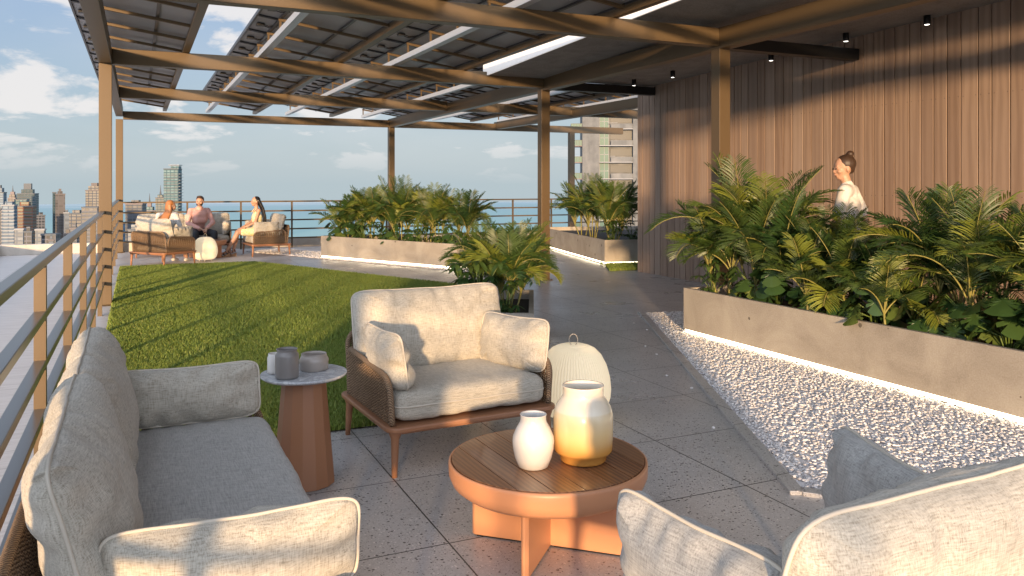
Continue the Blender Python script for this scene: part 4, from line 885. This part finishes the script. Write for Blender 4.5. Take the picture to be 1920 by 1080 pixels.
# --- man in a pink shirt, sitting on the far sofa, hands clasped, looking to his left
def man():
    t=person('bearded man in a pink shirt and dark trousers sitting on the far sofa, hands clasped',(1.20,19.02,0),PI+R(14))
    pel=V_((0,-.02,.53)); ch=V_((0,.06,.86)); nk=V_((0,.09,1.06)); sh=[V_((-.185,.07,.985)),V_((.185,.07,.985))]
    el=[V_((-.27,.16,.72)),V_((.27,.16,.72))]; wr=[V_((-.055,.36,.60)),V_((.055,.36,.60))]
    hip=[V_((-.10,.0,.52)),V_((.10,.0,.52))]; kn=[V_((-.20,.45,.50)),V_((.20,.45,.50))]; an=[V_((-.20,.47,.09)),V_((.19,.50,.09))]
    b=MB(); torso(b,pel,ch,nk,sh); cap(b,V_((0,.07,.97)),V_((0,.10,1.10)),.056,.05); M=head(b,(0,.115,1.17),R(-32),0,1.02)
    for i in (0,1):
        limb(b,[sh[i],el[i],wr[i]],[.047,.038,.027]); limb(b,[hip[i],kn[i],an[i]],[.082,.058,.040]); cap(b,an[i]+V_((0,-.03,-.03)),an[i]+V_((0,.15,-.055)),.036,.028)
        hand(b,wr[i],V_((.45 if i==0 else -.45,.75,-.25)),1 if i==0 else -1,1.3)
    fuse(b,'body','skin',t,.0095); face(M,t)
    g=.012; b=MB(); torso(b,pel+V_((0,0,.02)),ch,nk,sh,g=g); cap(b,V_((0,.07,.985)),V_((0,.085,1.045)),.066,.064)
    for i in (0,1): limb(b,[sh[i],el[i],el[i].lerp(wr[i],.85)],[.062,.052,.042])
    cap(b,V_((-.06,.10,.80)),V_((.06,.10,.80)),.115); cap(b,V_((-.07,.12,.90)),V_((.07,.12,.90)),.10); s=fuse(b,'shirt','shirt_pink',t,.012,8)
    c=MB(); c.tube([(.0+.069*math.cos(a),.085+.064*math.sin(a),1.058+.012*math.sin(a)) for a in [2*PI*k/20 for k in range(20)]],.009,6,closed=True); c.build('collar','shirt_pink',s,True)
    c=MB()
    for k in range(5): sphere(c,(0,.178-.012*abs(k-2)-.02*(k>3),.98-.085*k),.006,6,5)
    c.build('buttons','top_white',s,True)
    b=MB(); cap(b,pel+V_((-.075,0,-.01)),pel+V_((.075,0,-.01)),.113)
    for i in (0,1): limb(b,[hip[i],kn[i],an[i]+V_((0,0,.03))],[.095,.072,.056])
    fuse(b,'trousers','trousers_dark',t,.013,3)
    for i in (0,1): b=MB(); a=an[i]; cap(b,a+V_((0,-.035,-.045)),a+V_((0,.0,-.045)),.043); cap(b,a+V_((0,.02,-.05)),a+V_((0,.17,-.060)),.042,.030); fuse(b,'shoe','shoe_black',t,.009,2)
    b=MB(); sphere(b,(0,-.022,.062),(.081,.090,.075),16,10); sphere(b,(0,-.06,.02),(.074,.058,.072),14,10); sphere(b,(0,.035,.108),(.060,.045,.030)); b.xf(M); fuse(b,'hair','hair_brown',t,.009,2)
    b=MB(); 
    for k in range(9): a=-PI*.42+PI*.84*k/8; cap(b,(.058*math.sin(a),.02+.062*math.cos(a),-.062),(.062*math.sin(a),.015+.058*math.cos(a),-.040),.010)
    cap(b,(-.018,.094,-.033),(.018,.094,-.033),.005); b.xf(M); fuse(b,'beard','hair_brown',t,.006,2)
man()
# --- woman with long ginger hair, seen from behind
def woman_a():
    t=person('woman with long ginger hair and a white top sitting with her back to the viewer',(.46,17.20,0),R(-30))
    pel=V_((0,.02,.53)); ch=V_((.03,.10,.82)); nk=V_((.04,.14,1.0)); sh=[V_((-.155,.10,.945)),V_((.175,.13,.955))]
    el=[V_((-.24,.12,.70)),V_((.27,.14,.71))]; wr=[V_((-.12,.33,.60)),V_((.20,.36,.60))]
    hip=[V_((-.09,.03,.52)),V_((.09,.03,.52))]; kn=[V_((-.10,.46,.52)),V_((.12,.46,.50))]; an=[V_((-.06,.50,.10)),V_((.14,.62,.09))]
    b=MB(); torso(b,pel,ch,nk,sh,True); cap(b,V_((.03,.12,.94)),V_((.05,.16,1.06)),.047,.044); M=head(b,(.06,.175,1.125),R(-42),R(-3),.95)
    for i in (0,1):
        limb(b,[sh[i],el[i],wr[i]],[.038,.032,.023]); limb(b,[hip[i],kn[i],an[i]],[.078,.052,.034]); cap(b,an[i]+V_((0,-.02,-.03)),an[i]+V_((0,.13,-.055)),.030,.024); hand(b,wr[i],V_((.2 if i==0 else -.2,.9,-.3)),1 if i==0 else -1,.8)
    fuse(b,'body','skin',t,.0095); face(M,t)
    b=MB(); torso(b,pel+V_((0,0,.02)),ch,nk,sh,True,.011)
    for i in (0,1): limb(b,[sh[i],el[i],el[i].lerp(wr[i],.9)],[.050,.044,.033])
    fuse(b,'top','top_white',t,.012,3)
    b=MB(); cap(b,pel+V_((-.07,0,-.01)),pel+V_((.07,0,-.01)),.115)
    for i in (0,1): limb(b,[hip[i],kn[i],an[i]+V_((0,0,.07))],[.090,.062,.045])
    fuse(b,'trousers','jeans',t,.013,3)
    for i in (0,1): b=MB(); a=an[i]; cap(b,a+V_((0,-.03,-.045)),a+V_((0,.0,-.045)),.038); cap(b,a+V_((0,.02,-.05)),a+V_((0,.15,-.062)),.037,.028); fuse(b,'shoe','shoe_white',t,.009,2)
    b=MB(); sphere(b,(0,-.028,.045),(.084,.088,.085),16,12); b.xf(M); r=random.Random(4)
    back=M.to_3x3()@V_((0,-1,0))
    for k in range(22):
        a=-1.25+2.5*k/21; st=M@V_((.076*math.sin(a),-.025-.070*math.cos(a),.03)); p1=st+V_((.02*math.sin(a),-.02,-.14)); p2=V_((.02+.11*math.sin(a)*1.0-.05,.0-.035*math.cos(a)+r.uniform(-.01,.01),.86)); p3=p2+V_((-.035+r.uniform(-.02,.02),-.02,-.14-r.uniform(0,.06)))
        limb(b,[st,p1,p2,p3],[.022,.021,.017,.006])
    fuse(b,'hair','hair_ginger',t,.0085,2)
woman_a()
# --- woman with long black hair and a yellow dress, in profile
def woman_b():
    t=person('woman with long black hair in a yellow dress, sitting in profile on the far armchair',(2.38,18.46,0),R(90)+R(6))
    pel=V_((0,-.0,.55)); ch=V_((0,.02,.84)); nk=V_((0,.03,1.03)); sh=[V_((-.155,.02,.985)),V_((.155,.02,.985))]
    el=[V_((-.20,.10,.74)),V_((.20,.08,.74))]; wr=[V_((-.11,.30,.63)),V_((.11,.31,.62))]
    hip=[V_((-.085,.03,.53)),V_((.085,.03,.53))]; kn=[V_((-.07,.44,.53)),V_((.075,.42,.52))]; an=[V_((-.06,.66,.15)),V_((.07,.50,.14))]
    b=MB(); torso(b,pel,ch,nk,sh,True); cap(b,V_((0,.02,.97)),V_((0,.04,1.11)),.044,.042); M=head(b,(0,.055,1.175),R(4),R(4),.95)
    for i in (0,1):
        limb(b,[sh[i],el[i],wr[i]],[.038,.031,.022]); limb(b,[hip[i],kn[i],kn[i].lerp(an[i],.35)+V_((0,-.012,0)),an[i]],[.080,.052,.050,.029]); cap(b,an[i]+V_((0,-.03,-.02)),an[i]+V_((0,.12,-.075)),.028,.022); hand(b,wr[i],V_((.35 if i==0 else -.35,.8,-.3)),1 if i==0 else -1,.9)
    fuse(b,'body','skin',t,.0095); face(M,t)
    b=MB(); torso(b,pel+V_((0,0,.02)),ch,nk,[V_((-.08,.02,.93)),V_((.08,.02,.93))],True,.012)
    for i in (0,1): limb(b,[hip[i],hip[i].lerp(kn[i],.72)],[.102,.082])
    cap(b,V_((-.06,.25,.55)),V_((.06,.25,.55)),.075); d=fuse(b,'dress','dress_yellow',t,.012,3)
    for i in (-1,1): MB().tube([(i*.07,.115,.95),(i*.085,.055,1.03),(i*.07,-.05,.98)],.006,6).build('strap','dress_yellow',d,True)
    MB().tube([(-.105+.029*math.cos(a),.285,.635+.029*math.sin(a)) for a in [2*PI*k/14 for k in range(14)]],.006,6,closed=True).build('bracelet','leather_black',t,True)
    for i in (0,1):
        a=an[i]; s=MB(); f=MB(); s.prism([(a.x-.035,a.y-.06),(a.x+.035,a.y-.06),(a.x+.042,a.y+.08),(a.x+.03,a.y+.15),(a.x-.03,a.y+.15),(a.x-.042,a.y+.08)],.0,.03); s.hexa([(a.x-.034,a.y-.059,.0301),(a.x+.034,a.y-.059,.0301),(a.x+.036,a.y+.05,.0301),(a.x-.036,a.y+.05,.0301),(a.x-.034,a.y-.06,.085),(a.x+.034,a.y-.06,.085),(a.x+.036,a.y+.05,.045),(a.x-.036,a.y+.05,.045)])
        so_=s.build('sandal','cork',t,bev=.004)
        for q in range(4): y=a.y-.03+q*.045; z=.155-q*.032; f.tube([(a.x-.034,y,z-.045),(a.x-.030,y+.012,z),(a.x,y+.025,z+.012),(a.x+.030,y+.012,z),(a.x+.034,y,z-.045)],.0065,6)
        f.tube([(a.x-.034,a.y-.04,.10),(a.x,a.y+.035,.175),(a.x+.034,a.y-.03,.19)],.006,6); f.build('strap','shoe_black',so_,True)
    b=MB(); sphere(b,(0,-.028,.045),(.083,.088,.085),16,12); b.xf(M); r=random.Random(8)
    for k in range(18):
        a=-1.2+2.4*k/17; st=M@V_((.074*math.sin(a),-.03-.065*math.cos(a),.03)); p1=V_((.075*math.sin(a),-.085-.02*math.cos(a),1.03)); p2=V_((.08*math.sin(a),-.135-.015*math.cos(a),.84)); p3=p2+V_((.0,-.015,-.16+r.uniform(-.03,.03)))
        limb(b,[st,p1,p2,p3],[.026,.030,.027,.010])
    fuse(b,'hair','hair_black',t,.0085,2)
woman_b()
# --- person walking between the planter and the wooden wall
def walker():
    t=person('person with a hair bun and a white T-shirt walking behind the long planter',(6.46,6.0,0),R(30))
    pel=V_((0,0,.96)); ch=V_((0,.01,1.29)); nk=V_((0,.02,1.50)); sh=[V_((-.185,.0,1.44)),V_((.185,.02,1.44))]
    el=[V_((-.22,.06,1.16)),V_((.23,-.10,1.17))]; wr=[V_((-.20,.22,.98)),V_((.24,-.06,.94))]
    hip=[V_((-.095,0,.93)),V_((.095,0,.93))]; kn=[V_((-.09,.17,.52)),V_((.09,-.02,.50))]; an=[V_((-.09,.22,.09)),V_((.09,-.28,.14))]
    b=MB(); torso(b,pel,ch,nk,sh,True); cap(b,V_((0,.01,1.42)),V_((0,.04,1.57)),.052,.048); M=head(b,(0,.055,1.655),R(38),R(-5),1.05)
    for i in (0,1):
        limb(b,[sh[i],el[i],wr[i]],[.043,.035,.025]); limb(b,[hip[i],kn[i],an[i]],[.085,.056,.038]); cap(b,an[i]+V_((0,-.03,-.03)),an[i]+V_((0,.14,-.06)),.033,.026); hand(b,wr[i],V_((0,.25,-.95)),-1 if i==0 else 1,.5,V_((0,1,0)))
    fuse(b,'body','skin',t,.0095); face(M,t)
    b=MB(); torso(b,pel+V_((0,0,.03)),ch,nk,sh,True,.020); cap(b,V_((0,.01,1.44)),V_((0,.02,1.495)),.075,.062)
    for i in (0,1): limb(b,[sh[i],sh[i].lerp(el[i],.75)],[.066,.060])
    fuse(b,'t_shirt','top_white',t,.012,3)
    b=MB(); cap(b,pel+V_((-.06,0,-.02)),pel+V_((.06,0,-.02)),.112)
    for i in (0,1): limb(b,[hip[i],kn[i],an[i]+V_((0,0,.05))],[.098,.070,.050])
    fuse(b,'trousers','jeans',t,.013,3)
    for i in (0,1): b=MB(); a=an[i]; cap(b,a+V_((0,-.035,-.045)),a+V_((0,.0,-.045)),.042); cap(b,a+V_((0,.02,-.05)),a+V_((0,.16,-.062)),.040,.030); fuse(b,'shoe','shoe_white',t,.009,2)
    b=MB(); sphere(b,(0,-.028,.048),(.084,.093,.086),16,12); sphere(b,(0,-.06,.0),(.062,.045,.05)); sphere(b,(0,-.075,.135),(.036,.036,.032)); b.xf(M); fuse(b,'hair','hair_brown',t,.0085,2); t.scale=(1.03,)*3
walker()

# ------------------------------------------------------------ city
def dirs(u,d): # ground point under image column u (px of 1920) at depth d
    x=(u-960)/1530; fx,fy=math.sin(YAW),math.cos(YAW); return Vector((d*(fx+x*fy),d*(fy-x*fx),0))
def zat(v,d): return CH+d*(346-v)/1530
def tower(label,u0,u1,vt,d,m,wall,rz=0,depth=None,pent=(),spire=None,fl=3.4,slab=None,balc=False):
    cpos=dirs((u0+u1)/2,d); wd=(u1-u0)/1530*d*.93; dp=depth or wd*.9; zt=zat(vt,d); base=-147
    t=thing('high_rise',label,'building',(cpos.x,cpos.y,base),-YAW-math.atan((( u0+u1)/2-960)/1530)*-1*0+rz,'towers of the city skyline'); H=zt-base
    MB().box(-wd/2,wd/2,-dp/2,dp/2,0,H).build('facade',m,t)
    MB().box(-wd/2-.4,wd/2+.4,-dp/2-.4,dp/2+.4,H+.02,H+1.3).build('roof_parapet',wall,t)
    z=H+1.3
    for k,(f,hh) in enumerate(pent): MB().box(-wd/2*f,wd/2*f,-dp/2*f,dp/2*f,z+.01,z+hh).build('penthouse',m if k==0 else wall,t); z+=hh
    if slab:
        b=MB(); n=int(H/fl)
        for k in range(max(0,n-34),n): b.box(-wd/2-slab,wd/2+slab,-dp/2-slab,dp/2+slab,k*fl,k*fl+.9)
        b.build('floor_bands',wall,t)
    if spire: MB().tube([(0,0,z),(0,0,z+spire*.4),(0,0,z+spire)],[1.6,.8,.15],6).build('spire','wall_grey',t)
    return t
for nm,c,fr,sx,sz in (('glass_teal',(.015,.07,.09),(.045,.09,.105),.22,.30),('glass_dark',(.012,.03,.04),(.06,.09,.10),.25,.30),('glass_blue',(.03,.07,.11),(.085,.115,.155),.2,.3),('grid_beige',(.06,.055,.05),(.115,.105,.105),.19,.30),('grid_grey',(.025,.03,.037),(.07,.08,.095),.22,.30),('grid_pale',(.07,.085,.10),(.13,.145,.16),.2,.30),('grid_red',(.05,.055,.035),(.16,.075,.05),.12,.30),('grid_dark',(.02,.025,.03),(.14,.14,.15),.3,.3)):
    mat(nm,c,.3,0,m_glassy(c,fr,sx,sz))
mat('wall_beige',(.13,.115,.11),.8); mat('wall_grey',(.09,.10,.11),.8); mat('wall_pale',(.25,.255,.26),.8); mat('wall_dark',(.10,.11,.12),.7); mat('wall_pink',(.19,.155,.15),.8)
tower('blue glass tower at the left edge of the picture',-14,9,362,1150,'glass_blue','wall_grey',.3,pent=((.7,6),(.4,4)))
tower('pinkish tower with pointed crown behind the banded tower at far left',17,31,372,1500,'grid_beige','wall_pink',.2,pent=((.75,6),(.5,5)),spire=12)
tower('dark glass stepped tower, tallest of the left cluster',36,69,364,1250,'glass_dark','wall_dark',.35,pent=((.62,6),(.40,9)),slab=.2)
tower('dark green glass shoulder block beside the stepped tower',30,52,375,1180,'glass_teal','wall_dark',.3)
tower('white and blue banded tower with gold crown at far left',7,29,386,820,'glass_blue','wall_pale',.25,pent=((.6,3),),slab=.35)
tower('tower with red and green balconies in the left cluster',31,64,388,860,'grid_red','wall_beige',.3,pent=((.5,4),),slab=.25)
tower('slim pale block low in front of the red tower',30,46,431,700,'grid_pale','wall_pale',.2)
tower('short grey tower right of the left cluster',69,84,405,950,'grid_dark','wall_grey',.5,pent=((.5,3),))
tower('low white house block at the foot of the grey tower',68,84,432,640,'grid_pale','wall_pale',.3)
tower('wide low dark office block between two towers',82,109,441,620,'grid_dark','wall_grey',.15)
tower('slender beige tower with a dark glass side standing alone',104,121,365,1000,'grid_beige','wall_beige',.55,depth=16,pent=((.5,3),(.25,3)))
tower('dark glass slab attached to the slender beige tower',99,105,362,1004,'glass_dark','wall_dark',.55,depth=12)
tower('small pale tower right of the slender beige one',120,130,400,990,'grid_pale','wall_pale',.4,pent=((.5,3),))
tower('dark gridded tower left of the near post',133,156,402,800,'grid_grey','wall_grey',.2,pent=((.6,3),))
tower('wide dark banded tower cut by the near post',157,186,390,760,'grid_dark','wall_grey',.2,slab=.3)
tower('grey brown tower rising behind the near post',164,192,358,1050,'grid_grey','wall_beige',.2,pent=((.7,5),(.4,4)))
tower('blue low tower right behind the far post',224,238,419,900,'glass_blue','wall_grey',.2)
tower('pink grey tower with regular windows behind the far armchair',239,271,383,850,'grid_grey','wall_pink',.15,pent=((.45,3),))
tower('low stepped tower with a white spire',268,293,396,1150,'glass_teal','wall_pink',.2,pent=((.6,5),(.3,5)),spire=14)
tower('dark green tower with spire left of the tall blue tower',293,309,372,1150,'glass_dark','wall_beige',.2,pent=((.6,4),),spire=14)
T=tower('tall teal glass tower with balconies and a flat crown, tallest on the skyline',310,338,318,1050,'glass_teal','wall_grey',.12,slab=.15,fl=4)
b=MB(); Wd=28/1530*1050*.93; Ht=zat(318,1050)+147
for k in range(46): b.box(Wd/2+.15,Wd/2+2.2,-Wd*.42,Wd*.42,Ht-6-k*4,Ht-5.4-k*4)
b.build('balconies','wall_pale',T); MB().box(-Wd*.05,Wd*.5,-Wd*.35,Wd*.35,Ht+1.31,Ht+4.4).build('penthouse','glass_teal',T); MB().box(-Wd*.18,Wd*.55,-Wd*.4,Wd*.4,Ht+5.2,Ht+6.2).build('roof_canopy','wall_pale',T)
b=MB()
for x in (-.12,.15,.5): b.box(Wd*x-.2,Wd*x+.2,-.3,.3,Ht+1.3,Ht+5.2)
b.build('canopy_posts','wall_pale',T)
rc=random.Random(3)
for u0,u1,v,d_,m_,w_,l_ in ((-8,6,398,900,'grid_grey','wall_beige','grey brown block under the blue glass tower at the left edge'),(9,20,404,1300,'glass_teal','wall_grey','thin green tower just behind the banded one'),(58,70,410,1300,'grid_grey','wall_grey','narrow grey tower right behind the red and green one'),(47,60,436,600,'grid_dark','wall_grey','low dark block right of the slim pale one'),(121,134,440,640,'grid_beige','wall_beige','low beige block below the small pale tower'),(134,146,430,560,'grid_dark','wall_beige','dark low block in front of the gridded tower'),(186,200,412,820,'grid_grey','wall_pale','grey block seen between the two near posts'),(92,100,452,540,'grid_pale','wall_beige','smallest house block on the shore'),(242,262,432,600,'grid_pale','wall_grey','pale low block in front of the pink grey tower'),(262,300,440,620,'grid_dark','wall_grey','low dark block behind the far sofa')):
    tower(l_,u0,u1,v,d_,m_,w_,rc.uniform(.1,.5),pent=((.5,3),))
# apartment tower with balconies behind the wooden wall corner
def apartments():
    d=150.0; L_=(dirs(1092,d)); F=3.05; t=thing('apartment_tower','weathered concrete apartment tower with green glass balconies behind the wooden wall','building',(L_.x,L_.y,0),-YAW+R(-3)); W=17.5; zb=-147; zt=34
    def bx(x0,x1,y0,y1,z0,z1,nm,m): return MB().box(x0,x1,y0,y1,z0,z1).build(nm,m,t)
    bx(0,3.1,0,14,zb,zt,'wall_pier','stained_concrete'); bx(3.1,W,1.3,14,zb,zt,'rear_wall','stained_concrete'); bx(9.2,12.0,-.6,1.29,zb,zt,'wall_pier','stained_concrete'); bx(15.6,W+8,-.3,1.29,zb,zt,'wall_pier','stained_concrete')
    n0=-8; 
    for k in range(n0,11):
        z=k*F-.55
        MB().box(3.11,9.19,-.45,1.29,z,z+.16).build('floor_slab','wall_pale',t)
        MB().box(5.2,9.18,-.43,-.33,z+.161,z+1.05).build('balcony_parapet','stained_concrete',t)
        MB().box(5.25,9.1,1.2,1.285,z+1.3,z+2.6).build('window','glass_dark_pane',t)
        w_=MB().box(3.2,4.9,.9,1.0,z+.17,z+2.95).build('window','green_pane',t); f=MB()
        for x in (3.2,4.05,4.85): f.box(x-.04,x+.05,.86,.899,z+.17,z+2.95)
        f.box(3.3,4.8,.86,.899,z+1.5,z+1.6); f.build('mullion','wall_pale',w_)
        w_=MB().box(12.2,15.5,.9,1.0,z+.17,z+2.6).build('window','green_pane',t); f=MB()
        for x in (12.25,13.3,14.4,15.45): f.box(x-.05,x+.05,.86,.899,z+.17,z+2.6)
        f.box(12.35,15.35,.86,.899,z+1.6,z+1.7); f.build('mullion','wall_pale',w_)
        MB().box(12.05,15.55,-.35,1.29,z,z+.16).build('floor_slab','wall_pale',t); MB().box(12.2,13.7,-.3,.5,z+.161,z+.95).build('cooling_unit','wall_grey',t)
        MB().box(18.2,18.9,-.34,-.301,z+.9,z+2.1).build('window','glass_dark_pane',t)
        MB().box(-2.1,-.002,1.0,5,z,z+.16).build('balcony_slab','wall_pink',t)
        g=MB().box(-2.05,-.02,1.02,1.06,z+.161,z+1.15).build('balcony_glass','green_pane',t); f=MB()
        for q in range(5): f.box(-2.06+q*.5,-2.02+q*.5,.97,1.019,z+.161,z+1.2)
        f.box(-2.06,0,.96,.969,z+1.15,z+1.2); f.build('balcony_rail','black_metal',g); MB().box(-2.09,-2.05,1.07,4.9,z+.161,z+1.15).build('balcony_glass','green_pane',t)
    r=random.Random(2)
    for k in range(n0,11,2): MB().box(3.3+r.random()*3,5.6+r.random()*2,-.60,-.45,k*F+.6,k*F+.66).build('awning','wall_pale',t)
def m_st(nt,b,L):
    n=nz(nt,coords(nt,(.25,.25,.05)),1,8,.7,.5); n2=nz(nt,coords(nt),.5,6,.6); L(ramp(nt,mix(nt,.5,n,n2),[(.35,(.075,.078,.08)),(.5,(.13,.135,.135)),(.65,(.185,.185,.18))]),b.inputs['Base Color'])
mat('stained_concrete',(.45,.4,.36),.85,0,m_st); mat('green_pane',(.015,.09,.085),.35,0,None,Specular_IOR_Level=.15); mat('glass_dark_pane',(.03,.04,.05),.35,0,None,Specular_IOR_Level=.15)
apartments()
